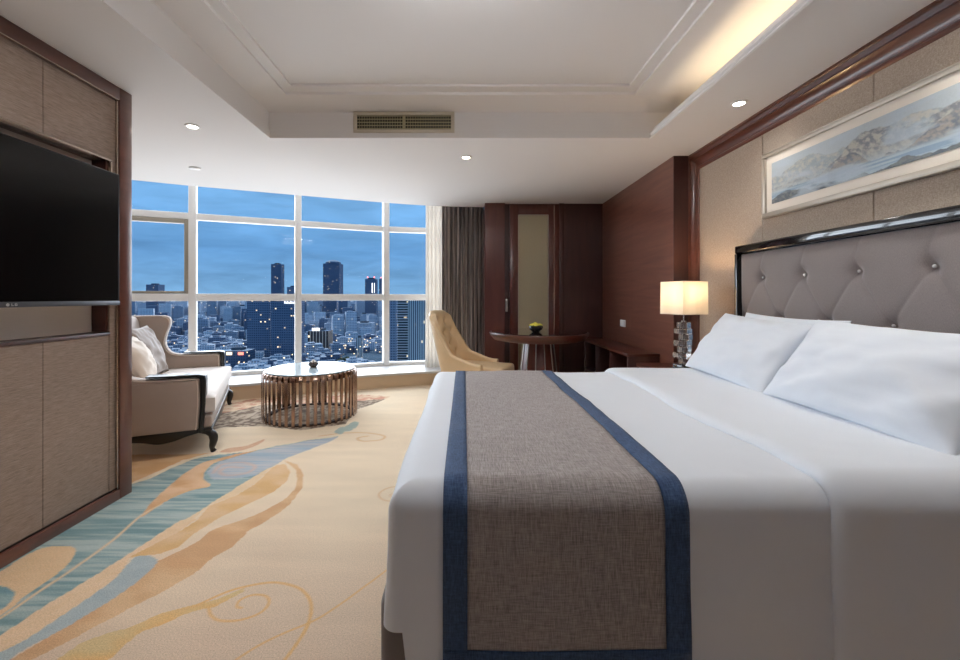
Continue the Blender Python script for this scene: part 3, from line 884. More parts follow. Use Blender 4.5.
# ------------------------------------------------------------------ headboard + bed
HY0, HY1 = 1.25, 3.35
def build_bed():
    bed = thing('bed', 'large bed with a tall grey buttoned headboard in a glossy black frame', 'bed', (1.0, 2.3, 0))
    ox, oy = 1.0, 2.3
    bm = B(); box(bm, -.262 - ox, 2.12 - ox, 1.325 - oy, 3.26 - oy, .05, .37, .035, 4); obj('base', bm, M['sheet_grey'], bed)
    bm = B()
    for x in (-.1, 2.0):
        for y in (1.5, 3.1): box(bm, x - .03 - ox, x + .03 - ox, y - .03 - oy, y + .03 - oy, 0, .06)
    for k, (x, y) in enumerate(((-.1, 1.5), (-.1, 3.1), (2.0, 1.5), (2.0, 3.1))):
        b = B(); box(b, x - .03 - ox, x + .03 - ox, y - .03 - oy, y + .03 - oy, 0, .06); obj('leg', b, M['black_wood'], bed)
    bm.free()
    bm = B(); box(bm, -.17 - ox, 2.10 - ox, 1.36 - oy, 3.24 - oy, .37, .68, .06, 4); obj('mattress', bm, M['linen_white'], bed)
    # frame
    hb = B()
    yo0, yo1, zt = HY0 - oy, HY1 - oy, 1.695
    box(hb, 2.105 - ox, 2.199 - ox, yo0, yo1, zt - .062, zt, .012, 3)
    box(hb, 2.105 - ox, 2.199 - ox, yo1 - .03, yo1, .1, zt - .062, .006, 2)
    box(hb, 2.105 - ox, 2.199 - ox, yo0, yo0 + .03, .1, zt - .062, .006, 2)
    box(hb, 2.18 - ox, 2.199 - ox, yo0 + .03, yo1 - .03, .1, zt - .062)
    head = obj('headboard', hb, M['black_lacquer'], bed)
    # buttoned cushion
    a, b = .374, .285
    btn = []
    y0 = 3.08
    for r, z in enumerate((1.44, 1.155, .87, .585)):
        off = 0 if r % 2 == 0 else a / 2
        for k in range(-3, 8):
            y = y0 + off - k * a
            if HY0 + .05 < y < HY1 - .04: btn.append((y, z, r))
    lines = []
    for y, z, r in btn:
        if r == 0:
            lines.append([(y, z), (y + .012, z + .07), (y - .008, z + .14), (y - .02, z + .2)])
    for k in range(-4, 9):
        y = y0 - k * a
        for s_ in (-1, 1):
            lines.append([(y, 1.44), (y + s_ * a / 2, 1.155), (y, .87), (y + s_ * a / 2, .585)])
    ys = np.arange(HY0 + .03, HY1 - .029, .0075); zs = np.arange(.45, 1.634, .0075)
    Yg, Zg = np.meshgrid(ys, zs, indexing='ij')
    d = np.full(Yg.shape, 1e9)
    for L in lines:
        w = 1.0 if len(L) == 4 and L[0][1] == 1.44 and abs(L[1][0] - L[0][0]) < .05 else 1.0
        d = np.minimum(d, polydist(Yg, Zg, L))
    db = np.full(Yg.shape, 1e9)
    for y, z, r in btn: db = np.minimum(db, np.hypot(Yg - y, (Zg - z)))
    h = .040 - .0045 * np.exp(-(d / .006)) - .005 * np.exp(-(d / .045)) - .036 * np.exp(-(db / .036) ** 1.5) - .006 * np.exp(-(db / .09))
    ed = np.minimum(np.minimum(Yg - ys[0], ys[-1] - Yg), zs[-1] - Zg)
    h = h * (1 - .75 * np.exp(-(ed / .03)))
    h += .0012 * (fbm(Yg * 14, Zg * 14, 4) - .5)
    V = np.stack([2.155 - ox - h, Yg - oy, Zg], -1).reshape(-1, 3).tolist()
    raw('cushion', V, grid_faces(len(ys), len(zs)), M['headboard_cloth'], head, True, 180)
    for y, z, r in btn:
        t = B(); sphere(t, (2.143 - ox, y - oy, z), .0105, 2, (.7, 1, 1)); obj('button', t, M['crystal_button'], head)
M['crystal_button'] = simple('crystal_button', S(220, 214, 210), 0.12, 0.4, var=0.02, coat=1.0)
build_bed()

# ---- duvet
DZ = .735
RX0, RX1, RY0, RY1 = -.232, 2.07, 1.272, 3.33      # outer outline
def wr(x, y, z):
    v = Vector((x, y, z))
    return .0085 * noise.noise(v * 2.3) + .0035 * noise.noise(v * 6.1) + .0012 * noise.noise(v * 17)

def yprof(q, near=True):
    """q measured from the start of the round shoulder: >0 onto the top, <0 down the side -> (y, z, ny, nz)"""
    r = .085
    e = (RY0 + r) if near else (RY1 - r)
    s = 1 if near else -1
    La = r * PI / 2
    if q >= 0: return e + s * q, DZ, 0, 1
    if q > -La:
        th = -q / r
        return e - s * r * math.sin(th), DZ - r * (1 - math.cos(th)), -s * math.sin(th), math.cos(th)
    ex = -q - La
    return e - s * r - s * .03 * ex, DZ - r - ex, -s, 0.05

def build_duvet():
    r = .085
    rc = .035
    N = 560
    def outline(d, n=N):
        """points around a rounded rectangle inset by d; same parameterisation for every ring"""
        x0, x1, y0, y1 = RX0 + d, RX1 - d, RY0 + d, RY1 - d
        c = max(rc - d, .004)
        pts = []
        W, H = x1 - x0 - 2 * c, y1 - y0 - 2 * c
        segs = [('l', (x0 + c, y0), (x1 - c, y0), (0, -1)), ('a', (x1 - c, y0 + c), -PI / 2, 0), ('l', (x1, y0 + c), (x1, y1 - c), 0), ('a', (x1 - c, y1 - c), 0, PI / 2),
                ('l', (x1 - c, y1), (x0 + c, y1), 0), ('a', (x0 + c, y1 - c), PI / 2, PI), ('l', (x0, y1 - c), (x0, y0 + c), 0), ('a', (x0 + c, y0 + c), PI, 1.5 * PI)]
        cnt = [140, 12, 116, 12, 140, 12, 116, 12]
        for sg, k in zip(segs, cnt):
            for i in range(k):
                t = i / k
                if sg[0] == 'l':
                    (ax, ay), (bx, by) = sg[1], sg[2]
                    pts.append((ax + (bx - ax) * t, ay + (by - ay) * t))
                else:
                    an = sg[2] + (sg[3] - sg[2]) * t
                    pts.append((sg[1][0] + c * math.cos(an), sg[1][1] + c * math.sin(an)))
        return pts
    def nrm(pts, i):
        a = pts[i - 1]; b = pts[(i + 1) % len(pts)]
        tx, ty = b[0] - a[0], b[1] - a[1]; l = math.hypot(tx, ty) or 1
        return ty / l, -tx / l
    prof = []      # (inset, z, nz share)
    d = 1.0
    dd = [1.028, 1.0] + [1.0 - .035 * k for k in range(1, 26)] + [.11, .095]
    for q in dd: prof.append((q, DZ, 1.0))
    for k in range(0, 10):
        th = k / 9 * PI / 2
        prof.append((r - r * math.sin(th), DZ - r * (1 - math.cos(th)), math.cos(th)))
    z = DZ - r
    while z > .2:
        z -= .03; prof.append((-.03 * (DZ - r - z), z, 0.0))
    V, Fc = [], []
    for (ins, z, nz) in prof:
        P = outline(ins)
        for i, (x, y) in enumerate(P):
            nx, ny = nrm(P, i)
            zz = z
            hem = .30 if x < RX0 + .05 and True else .17
            if nz == 0.0:
                # foot side hem sits higher than the near side
                zlow = .17 if (y < RY0 + .05 and x > RX0 + .06) else .315
                f = (DZ - r - z) / (DZ - r - .2)
                zz = (DZ - r) - f * (DZ - r - zlow)
            k = wr(x, y, zz)
            # soft vertical drape waves low on the sides
            if nz == 0.0: k += .010 * (DZ - r - zz) * math.sin((x if abs(ny) > .5 else y) * 9)
            hx = math.sqrt(max(0, 1 - nz * nz))
            V.append((x + nx * k * hx, y + ny * k * hx, zz + k * nz))
    n = len(outline(0))
    for a in range(len(prof) - 1):
        for i in range(n):
            j = (i + 1) % n
            Fc.append((a * n + i, a * n + j, (a + 1) * n + j, (a + 1) * n + i))
    d = thing('duvet', 'white duvet spread over the bed and hanging down its sides', 'duvet', (0, 0, 0))
    o = raw('cover', V, Fc, M['linen_white'], d, True, 180, recalc=True)
    # turned-back upper layer towards the pillows
    def overlay(nm, xs, q0, q1, off, mat, parent, edge=None, both=True):
        qs = []
        L0 = q0; total = (RY1 - RY0 - 2 * r)
        q = L0
        seq = [('n', v) for v in np.arange(q0, 0.0, .012)] + [('n', v) for v in np.arange(0.0, total, .022)] + [('f', -v) for v in np.arange(0.0, -q1 + .001, .012)]
        V = []
        for x in xs:
            for side, qq in seq:
                y, z, ny, nz = yprof(qq, side == 'n')
                xx = x + (edge(y, z) if edge else 0)
                k = off(x) + wr(xx, y, z)
                if nz < .06: k += .010 * (DZ - r - z) * math.sin(xx * 9)
                V.append((xx, y + ny * k, z + nz * k))
        return raw(nm, V, grid_faces(len(xs), len(seq)), mat, parent, True, 180, recalc=False)
    xs = [1.085, 1.088, 1.094, 1.105, 1.12, 1.14, 1.17] + list(np.arange(1.2, 2.05, .04))
    def foff(x):
        t = min(1, max(0, (x - 1.085) / .055))
        return -.002 + .030 * math.sqrt(1 - (1 - t) ** 2)
    def fedge(y, z):
        return (.012 * math.sin(y * 5.1) + .008 * noise.noise(Vector((y * 4, z * 3, 2))))
    fold = overlay('turned_back_layer', xs, -.62, -.6, foff, M['linen_white'], d, fedge)
    # runner
    ru = thing('bed_runner', 'grey linen bed runner with a navy border across the foot of the bed', 'bed runner', (0, 0, 0))
    bw = .072
    X0, X1 = -.062, .664
    o1 = lambda x: .006
    ql = -.62
    overlay('centre_panel', list(np.arange(X0 + bw - .002, X1 - bw + .003, .0225)), ql + .105, -.40, lambda x: .006, M['runner_cloth'], ru)
    def border(nm, xs, q0, q1): 
        return overlay(nm, xs, q0, q1, lambda x: .0085, M['runner_blue'], ru)
    border('border', list(np.linspace(X0, X0 + bw, 5)), ql, -.45)
    border('border', list(np.linspace(X1 - bw, X1, 5)), ql, -.45)
    # near hem border
    V = []
    xs = list(np.arange(X0, X1 + .01, .0225)); qs = list(np.arange(ql, ql + .11, .012))
    for x in xs:
        for qq in qs:
            y, z, ny, nz = yprof(qq, True)
            k = .009 + wr(x, y, z) + .010 * (DZ - r - z) * math.sin(x * 9)
            V.append((x, y + ny * k, z + nz * k))
    raw('border', V, grid_faces(len(xs), len(qs)), M['runner_blue'], ru, True, 180)
    for o in [c for c in ru.children] + [fold]:
        md = o.modifiers.new('thick', 'SOLIDIFY'); md.thickness = .003; md.offset = 0
build_duvet()

# ---- pillows
def pillow_mesh(nm, W, H, T, seed, mat, parent=None, piping=None, n=44, wrk=1.0, pinch=.075):
    V, Fc = [], []
    for side in (1, -1):
        for i in range(n + 1):
            for j in range(n + 1):
                u = math.sin((i / n - .5) * PI); v = math.sin((j / n - .5) * PI)
                x = W / 2 * u * (1 - pinch * (1 - v * v)); y = H / 2 * v * (1 - pinch * (1 - u * u))
                e = max(0.0, (1 - u * u) * (1 - v * v))
                t = T / 2 * (e ** .40) * (1 - .12 * (u * u + v * v))
                cr = noise.noise(Vector((u * 2.2 + seed, v * 2.2, side))) * .022 + noise.noise(Vector((u * 5 + seed, v * 5, side * 2))) * .009
                # radiating creases toward the corners
                an = abs(abs(u) - abs(v))
                cr += -.006 * math.exp(-(an / .10) ** 2) * (u * u + v * v) * .6
                cr += .004 * math.sin(9 * (u - v) + seed + 3 * u * v) * min(1, (u * u + v * v))
                V.append((x, y, side * (t + cr * wrk * min(1, e * 5))))
    m = (n + 1) ** 2
    for s_ in (0, 1):
        for i in range(n):
            for j in range(n):
                a = s_ * m + i * (n + 1) + j
                f = (a, a + n + 1, a + n + 2, a + 1)
                Fc.append(f if s_ == 0 else f[::-1])
    me = bpy.data.meshes.new(nm); me.from_pydata(V, [], Fc)
    b = bmesh.new(); b.from_mesh(me); bmesh.ops.remove_doubles(b, verts=b.verts, dist=.0004)
    bmesh.ops.recalc_face_normals(b, faces=b.faces); b.to_mesh(me); b.free()
    return mesh_obj(nm, me, mat, parent, True, 180)

def bed_pillow(yc, label, seed, xb, zb, lean, W=.90, H=.50, T=.20, twist=0, group=None, roll=0):
    """xb, zb: lower edge; lean: degrees from flat"""
    o = pillow_mesh('pillow', W, H, T, seed, M['linen_white'])
    a = math.radians(lean)
    hd = Vector((math.cos(a), 0, math.sin(a)))       # up along the pillow
    wd = Vector((math.sin(math.radians(twist)), -1, 0)).normalized()
    hd = (hd - wd * hd.dot(wd)).normalized()
    nd = wd.cross(hd)
    R = Matrix((wd, hd, nd)).transposed()
    R = R @ Matrix.Rotation(math.radians(roll), 3, 'Z')
    c = Vector((xb, yc, zb)) + hd * (H / 2) + Vector((0, 0, 0))
    o.matrix_world = Matrix.Translation(c) @ R.to_4x4()
    tag(o, label, 'pillow', group)
    return o
bed_pillow(2.83, 'white pillow at the far side of the bed, in front of its pair', 1.3, 1.675, .755, 54, W=.88, H=.50, T=.22, roll=-3)
bed_pillow(1.91, 'white pillow in front at the near side of the bed', 4.7, 1.65, .752, 54, W=.95, H=.51, T=.22, roll=-1.5)
bed_pillow(2.66, 'white pillow behind the far front pillow, against the headboard', 8.1, 1.88, .76, 72, W=.84, H=.445, T=.15, roll=-1)
bed_pillow(1.86, 'white pillow behind the near front pillow, against the headboard', 6.4, 1.88, .75, 72, W=.86, H=.43, T=.13, roll=-1)

# ------------------------------------------------------------------ bedside
def build_bedside():
    t = thing('nightstand', 'dark wooden nightstand beside the bed under the crystal lamp', 'nightstand', (1.9, 3.74, 0))
    bm = B(); box(bm, -.27, .285, -.33, .33, .645, .68, .006); obj('top', bm, M['mahogany'], t)
    bm = B(); box(bm, -.25, .285, -.31, .31, .06, .645, .004); obj('body', bm, M['dark_wood'], t)
    for z in (.12, .39):
        bm = B(); box(bm, -.265, -.25, -.30, .30, z, z + .24, .004); dr = obj('drawer', bm, M['dark_wood'], t)
        bm = B(); lathe(bm, [(0, 0), (.01, 0), (.01, .02), (0, .02)], 12, Matrix.Translation((-.285, 0, z + .12)) @ Matrix.Rotation(PI / 2, 4, 'Y')); obj('knob', bm, M['chrome_soft'], dr)
    for x in (-.2, .24):
        for y in (-.26, .26):
            bm = B(); box(bm, x - .02, x + .02, y - .02, y + .02, 0, .06); obj('leg', bm, M['dark_wood'], t)
    # crystal lamp
    lx, ly = 1.87, 3.66
    L = thing('table_lamp', 'lit table lamp with a square pleated cream shade on stacked crystal blocks', 'lamp', (lx, ly, .681), math.radians(17))
    bm = B(); box(bm, -.06, .06, -.06, .06, 0, .045, .003); obj('foot', bm, M['black_lacquer'], L)
    hs = [.055, .045, .055, .05, .055, .045, .055]; z = .047
    for k, h in enumerate(hs):
        s_ = .040 + (.012 if k % 2 else 0.0); dx = (.008, -.01, .004, -.006, .010, -.004, 0)[k]
        bm = B(); box(bm, dx - s_, dx + s_, -s_ - dx, s_ - dx, z, z + h - .003, .004, 1); obj('crystal_block', bm, M['crystal'], L, False)
        z += h
    bm = B(); tube(bm, [(0, 0, z), (0, 0, z + .18)], .006); lathe(bm, [(0, z), (.02, z), (.02, z + .012), (0, z + .012)], 20); obj('stem', bm, M['chrome'], L)
    zb = 1.154 - .681; zt = zb + .278
    h = .129
    bm = B()
    nseg = 40
    # pleated square shade, open above and below
    pts = []
    for (ax, ay), (bx, by) in (((-h, -h), (h, -h)), ((h, -h), (h, h)), ((h, h), (-h, h)), ((-h, h), (-h, -h))):
        nx, ny = (by - ay), -(bx - ax); l = math.hypot(nx, ny); nx /= l; ny /= l
        for i in range(nseg):
            tt = i / nseg; q = .0018 if i % 2 and i else 0
            pts.append((ax + (bx - ax) * tt + nx * q, ay + (by - ay) * tt + ny * q))
    lo = [bm.verts.new((x, y, zb)) for x, y in pts]; hi = [bm.verts.new((x * .985, y * .985, zt)) for x, y in pts]
    for i in range(len(pts)):
        j = (i + 1) % len(pts); bm.faces.new((lo[i], lo[j], hi[j], hi[i]))
    sh = obj('lamp_shade', bm, M['shade'], L, False)
    for z_ in (zb, zt - .006):
        bm = B()
        k = 1 if z_ == zb else .985
        for a in ((-h, h, -h - .001, -h + .001), (-h, h, h - .001, h + .001), (-h - .001, -h + .001, -h, h), (h - .001, h + .001, -h, h)):
            box(bm, a[0] * k, a[1] * k, a[2] * k, a[3] * k, z_, z_ + .006)
        bmesh.ops.remove_doubles(bm, verts=bm.verts, dist=.0001)
        obj('shade_rim', bm, M['cream_cloth'], sh)
    bm = B(); sphere(bm, (0, 0, zb + .14), .03, 3, (1, 1, 1.25)); obj('bulb', bm, M['bulb'], L)
    P = bpy.data.lights.new('lamp_light', 'POINT'); P.energy = 4.5; P.color = (1, .66, .36); P.shadow_soft_size = .035
    o = bpy.data.objects.new('lamp_light', P); COL.objects.link(o); o.parent = L; o.location = (0, 0, zb + .14)
    o.location.z = zb + .2
build_bedside()

# ------------------------------------------------------------------ picture
def build_picture():
    y0, y1, z0, z1 = 1.46, 3.13, 1.868, 2.332
    p = thing('framed_painting', 'long champagne framed landscape painting of misty mountains above the headboard', 'picture', (2.199, (y0 + y1) / 2, z0))
    hy, H = (y1 - y0) / 2, z1 - z0
    bm = B()
    fw = .034
    for q in ((-hy, hy, H - fw, H), (-hy, hy, 0, fw), (-hy, -hy + fw, fw, H - fw), (hy - fw, hy, fw, H - fw)):
        box(bm, -.035, 0, q[0], q[1], q[2], q[3], .005, 2)
    for q in ((-hy + .006, hy - .006, H - .012, H - .006), (-hy + .006, hy - .006, .006, .012)):
        box(bm, -.04, -.033, *q, .002)
    obj('frame', bm, M['pic_frame'], p)
    bm = B(); box(bm, -.02, -.004, -hy + fw, hy - fw, fw, H - fw); obj('mount', bm, M['pic_mount'], p, False)
    a, b = hy - fw - .055, H - fw - .055
    ys = np.linspace(-a, a, 460); zs = np.linspace(fw + .055, b, 110)
    Y, Z = np.meshgrid(ys, zs, indexing='ij')
    s = (a - Y) / (2 * a)          # 0 at the far (left) end
    t = (Z - zs[0]) / (zs[-1] - zs[0])
    sky = np.array(S(186, 192, 192)[:3]); C = np.ones(Y.shape + (3,)) * sky
    cl = fbm(s * 9, t * 3, 2)[..., None]
    C = C * (1 - .35 * cl) + np.array(S(150, 172, 192)[:3]) * .35 * cl
    def ridge(seed, base, amp, fr, col, col2, lo, fade):
        nonlocal C
        hgt = base(s) + amp * (fbm(s * fr, s * 0 + seed, seed, 6) - .5)
        m = np.clip((hgt - t) / .012, 0, 1)
        tex = np.clip((fbm(s * 70 + t * 9, t * 16 - s * 20, seed + 3, 5) - .5) * 3.4 + .5, 0, 1)[..., None]
        c = np.array(S(*col)[:3]) * (1 - tex) + np.array(S(*col2)[:3]) * tex
        mist = np.clip((t - lo) / fade, 0, 1) * np.clip(.45 + 1.2 * fbm(s * 7, t * 5, seed + 9), 0, 1)
        m = (m * mist)[..., None]
        C = C * (1 - m) + c * m
    g = lambda c, w, h: (lambda q: h * np.exp(-((q - c) / w) ** 2))
    ridge(3, lambda q: .62 + g(.22, .10, .20)(q) + g(.62, .2, .25)(q), .35, 9, (188, 182, 168), (150, 158, 162), .25, .25)
    ridge(5, lambda q: .34 + g(.50, .16, .52)(q) + g(.95, .2, .7)(q), .36, 12, (106, 106, 110), (180, 173, 158), .22, .3)
    ridge(11, lambda q: .22 + g(.40, .08, .32)(q) + g(.82, .14, .46)(q), .30, 16, (80, 86, 98), (150, 138, 122), .10, .25)
    w = np.clip((.30 - .06 * s - t) / .05, 0, 1) * .85
    wt = np.clip((fbm(s * 6, t * 30, 40) - .5) * 3 + .5, 0, 1)[..., None]
    C = C * (1 - w[..., None]) + (np.array(S(120, 150, 176)[:3]) * (1 - wt) + np.array(S(178, 196, 204)[:3]) * wt) * w[..., None]
    ridge(21, lambda q: .05 + g(.10, .09, .17)(q) + g(.30, .06, .08)(q) + g(.62, .05, .1)(q), .13, 26, (58, 64, 70), (104, 106, 100), -.2, .1)
    for c0, wd, hh in ((.335, .022, .3), (.245, .016, .22)):
        m = (np.exp(-((s - c0) / wd) ** 4) * np.clip((hh - t) / .04, 0, 1) * .55)[..., None]
        C = C * (1 - m) + np.array(S(70, 82, 100)[:3]) * m
    mist = np.clip((fbm(s * 5, t * 4 + 7, 60, 5) - .52) * 5, 0, .75)[..., None]
    C = C * (1 - mist) + np.array(S(182, 194, 204)[:3]) * mist
    C = C * .8 + np.array(S(168, 178, 188)[:3]) * .2
    V = np.stack([np.full(Y.shape, -.0225), Y, Z], -1).reshape(-1, 3).tolist()
    me = bpy.data.meshes.new('painting'); me.from_pydata(V, [], grid_faces(len(ys), len(zs)))
    set_pattern(me, np.clip(C, 0, 1).reshape(-1, 3))
    mesh_obj('painting', me, M['painting'], p, False)
build_picture()

# ------------------------------------------------------------------ low cabinet on the right wall
def build_console():
    c = thing('low_cabinet', 'long low dark wooden cabinet along the wooden side wall', 'cabinet', (1.66, 4.38, 0))
    D, L = .335, 1.62
    bm = B(); box(bm, 0, D, 0, L, .69, .72, .004); obj('top', bm, M['mahogany'], c)
    bm = B(); box(bm, .012, D, .012, .035, .05, .69, .002); obj('side_panel', bm, M['dark_wood'], c)
    bm = B(); box(bm, .012, D, L - .035, L - .012, .05, .69, .002); obj('side_panel', bm, M['dark_wood'], c)
    for y in (.55, 1.08):
        bm = B(); box(bm, .012, D, y - .012, y + .012, .05, .69, .002); obj('divider', bm, M['dark_wood'], c)
    bm = B(); box(bm, D - .02, D, .035, L - .035, .05, .69); obj('back_panel', bm, M['dark_wood'], c)
    for z in (.05, .30):
        bm = B(); box(bm, .02, D - .02, .035, L - .035, z, z + .02); obj('shelf', bm, M['dark_wood'], c)
    for y in (.06, L - .06):
        for x in (.04, D - .04):
            bm = B(); box(bm, x - .02, x + .02, y - .02, y + .02, 0, .05); obj('foot', bm, M['dark_wood'], c)
build_console()

# ------------------------------------------------------------------ round table, bowl of flowers
def build_round_table():
    TZ = .862
    t = thing('round_table', 'round dark wooden table with a glossy top before the wardrobe door', 'table', (.94, 5.43, 0))
    R = .62
    bm = B(); lathe(bm, [(0, TZ - .11), (.34, TZ - .11), (.48, TZ - .108), (R - .06, TZ - .095), (R - .015, TZ - .045), (R, TZ - .012), (R - .003, TZ - .004), (R - .02, TZ - .002), (0, TZ - .002)], 72); obj('tabletop', bm, M['mahogany'], t)
    bm = B(); lathe(bm, [(0, TZ - .0015), (R - .03, TZ - .0015), (R - .028, TZ + .004), (0, TZ + .005)], 72); obj('glass_top', bm, M['tabletop_gloss'], t)
    bm = B(); lathe(bm, [(0, 0), (.30, 0), (.30, .03), (.24, .045), (.23, .3), (.185, TZ - .16), (.175, TZ - .11), (0, TZ - .109)], 48); obj('pedestal', bm, M['mahogany_v'], t)
    for k in range(12):
        a = 2 * PI * k / 12 + .2
        bm = B(); ca, sa = math.cos(a), math.sin(a)
        tube(bm, [(.18 * ca, .18 * sa, TZ - .11), (.19 * ca, .19 * sa, TZ - .16), (.236 * ca, .236 * sa, .3), (.25 * ca, .25 * sa, .05)], .007, 8)
        obj('chrome_rib', bm, M['chrome_soft'], t)
    b = thing('flower_bowl', 'small dark bowl of yellow flowers on the round table', 'flower bowl', (.89, 5.33, TZ + .005))
    bm = B(); lathe(bm, [(0, .003), (.035, 0), (.045, .003), (.05, .012), (.075, .03), (.088, .055), (.084, .075), (.078, .072), (.07, .04), (0, .02)], 36); obj('bowl', bm, M['black_ceramic'], b)
    rnd = random.Random(3)
    for k in range(16):
        a = rnd.random() * 2 * PI; r = .068 * math.sqrt(rnd.random()); z = .108 - r * .4
        if k < 1: r = 0
        fl = B()
        cx, cyy = r * math.cos(a), r * math.sin(a)
        for ring, (n, rr, dz) in enumerate(((9, .021, .0), (7, .013, .007), (4, .006, .012))):
            for q in range(n):
                th = 2 * PI * q / n + ring * .3
                sphere(fl, (cx + rr * math.cos(th), cyy + rr * math.sin(th), z + dz), .0075, 1, (1, 1, .8))
        obj('flower', fl, M['petal_yellow'], b)
    for k in range(5):
        a = 2 * PI * k / 5 + .4; fl = B(); sphere(fl, (.075 * math.cos(a), .075 * math.sin(a), .08), .018, 2, (1, 1, .35)); obj('leaf', fl, M['leaf_green'], b)
build_round_table()

# ------------------------------------------------------------------ tufted leather chair
def build_chair():
    c = thing('armchair', 'tan leather chair with a high buttoned back by the round table', 'chair', (.09, 5.13, 0), math.radians(-26))
    D, W = .56, .56
    hw = W / 2
    # plan path from near arm front, round the back, to far arm front
    plan = catmull([(D / 2 - .04, -hw + .0), (.10, -hw), (-.12, -hw), (-.26, -hw + .03), (-.31, -hw + .10), (-.32, -.08), (-.32, .08), (-.31, hw - .10), (-.26, hw - .03), (-.12, hw), (.10, hw), (D / 2 - .04, hw)], 10)
    n = len(plan)
    cum = [0]
    for a, b in zip(plan, plan[1:]): cum.append(cum[-1] + float(np.hypot(*(b - a))))
    S_ = cum[-1]
    btn = [(y, z) for z, off in ((.99, 0), (.86, 1), (.73, 0), (.61, 1)) for y in ((-.09, .09) if off == 0 else (-.17, 0, .17))]
    def hgt(x, s):
        # top line as seen from the side: tall back, quick sweep to low arms
        return .545 + .50 * (1 - sm(-.34, -.08, x)) ** 1.1 + .10 * (1 - sm(-.2, .2, x))
    rows = 22
    def surf(inner):
        V = []
        for i, p in enumerate(plan):
            a = plan[max(i - 1, 0)]; b = plan[min(i + 1, n - 1)]
            tx, ty = b - a; l = math.hypot(tx, ty); nx, ny = ty / l, -tx / l     # outward? fixed below
            if nx * p[0] + ny * p[1] < 0: nx, ny = -nx, -ny
            top = hgt(p[0], 0)
            z0 = .27 if not inner else .38
            for j in range(rows + 1):
                z = z0 + (top - z0) * j / rows
                edge = 1 - (1 - math.sqrt(max(0, 1 - (j / rows) ** 10))) * .0
                off = -.06 if inner else 0.0
                rd = (z - (top - .03)) / .03
                if rd > 0: off += (.03 * (1 - math.sqrt(max(0, 1 - rd * rd)))) * (1 if inner else -1)
                x = p[0] + nx * off; y = p[1] + ny * off
                back = 1 - sm(-.34, -.05, p[0])
                if inner and back > .2:
                    db = min(math.hypot(y - q[0], z - q[1]) for q in btn)
                    x += back * (.036 - .060 * math.exp(-(db / .045) ** 1.2)) * (1 if rd < 0 else 1 - rd)
                lean = -.27 * max(0, z - .42) * (1 - sm(-.34, .1, p[0]))
                V.append((x + lean, y * (1 + .08 * max(0, z - .5) * 0), z))
        return V
    Vo, Vi = surf(False), surf(True)
    m = len(Vo)
    Fc = []
    R = rows + 1
    for i in range(n - 1):
        for j in range(rows):
            a = i * R + j
            Fc.append((a, a + R, a + R + 1, a + 1)); Fc.append((m + a, m + a + 1, m + a + R + 1, m + a + R))
        a = i * R + rows
        Fc.append((a, a + R, m + a + R, m + a))
        a = i * R
        Fc.append((a, m + a, m + a + R, a + R))
    for i in (0, n - 1):
        for j in range(rows):
            a = i * R + j; Fc.append((a, a + 1, m + a + 1, m + a))
    raw('back_shell', Vo + Vi, Fc, M['leather'], c, True, 60, recalc=True)
    for y, z in btn:
        b = B(); sphere(b, (-.32 + .075 - .27 * (z - .42) - .012, y, z), .011, 2); obj('button', b, M['leather'], c)
    bm = B(); box(bm, -.27, D / 2 + .19, -hw + .06, hw - .06, .36, .515, .035, 4); obj('seat', bm, M['leather'], c)
    bm = B(); box(bm, -.28, D / 2 + .16, -hw + .03, hw - .03, .26, .36, .02, 3); obj('seat_rail', bm, M['leather'], c)
    for x, y in ((-.24, -.2), (-.24, .2), (.26, -.22), (.26, .22)):
        b = B(); tube(b, [(x, y, .28), (x * 1.06, y * 1.03, 0)], [.024, .015], 10); obj('leg', b, M['black_wood'], c)
build_chair()

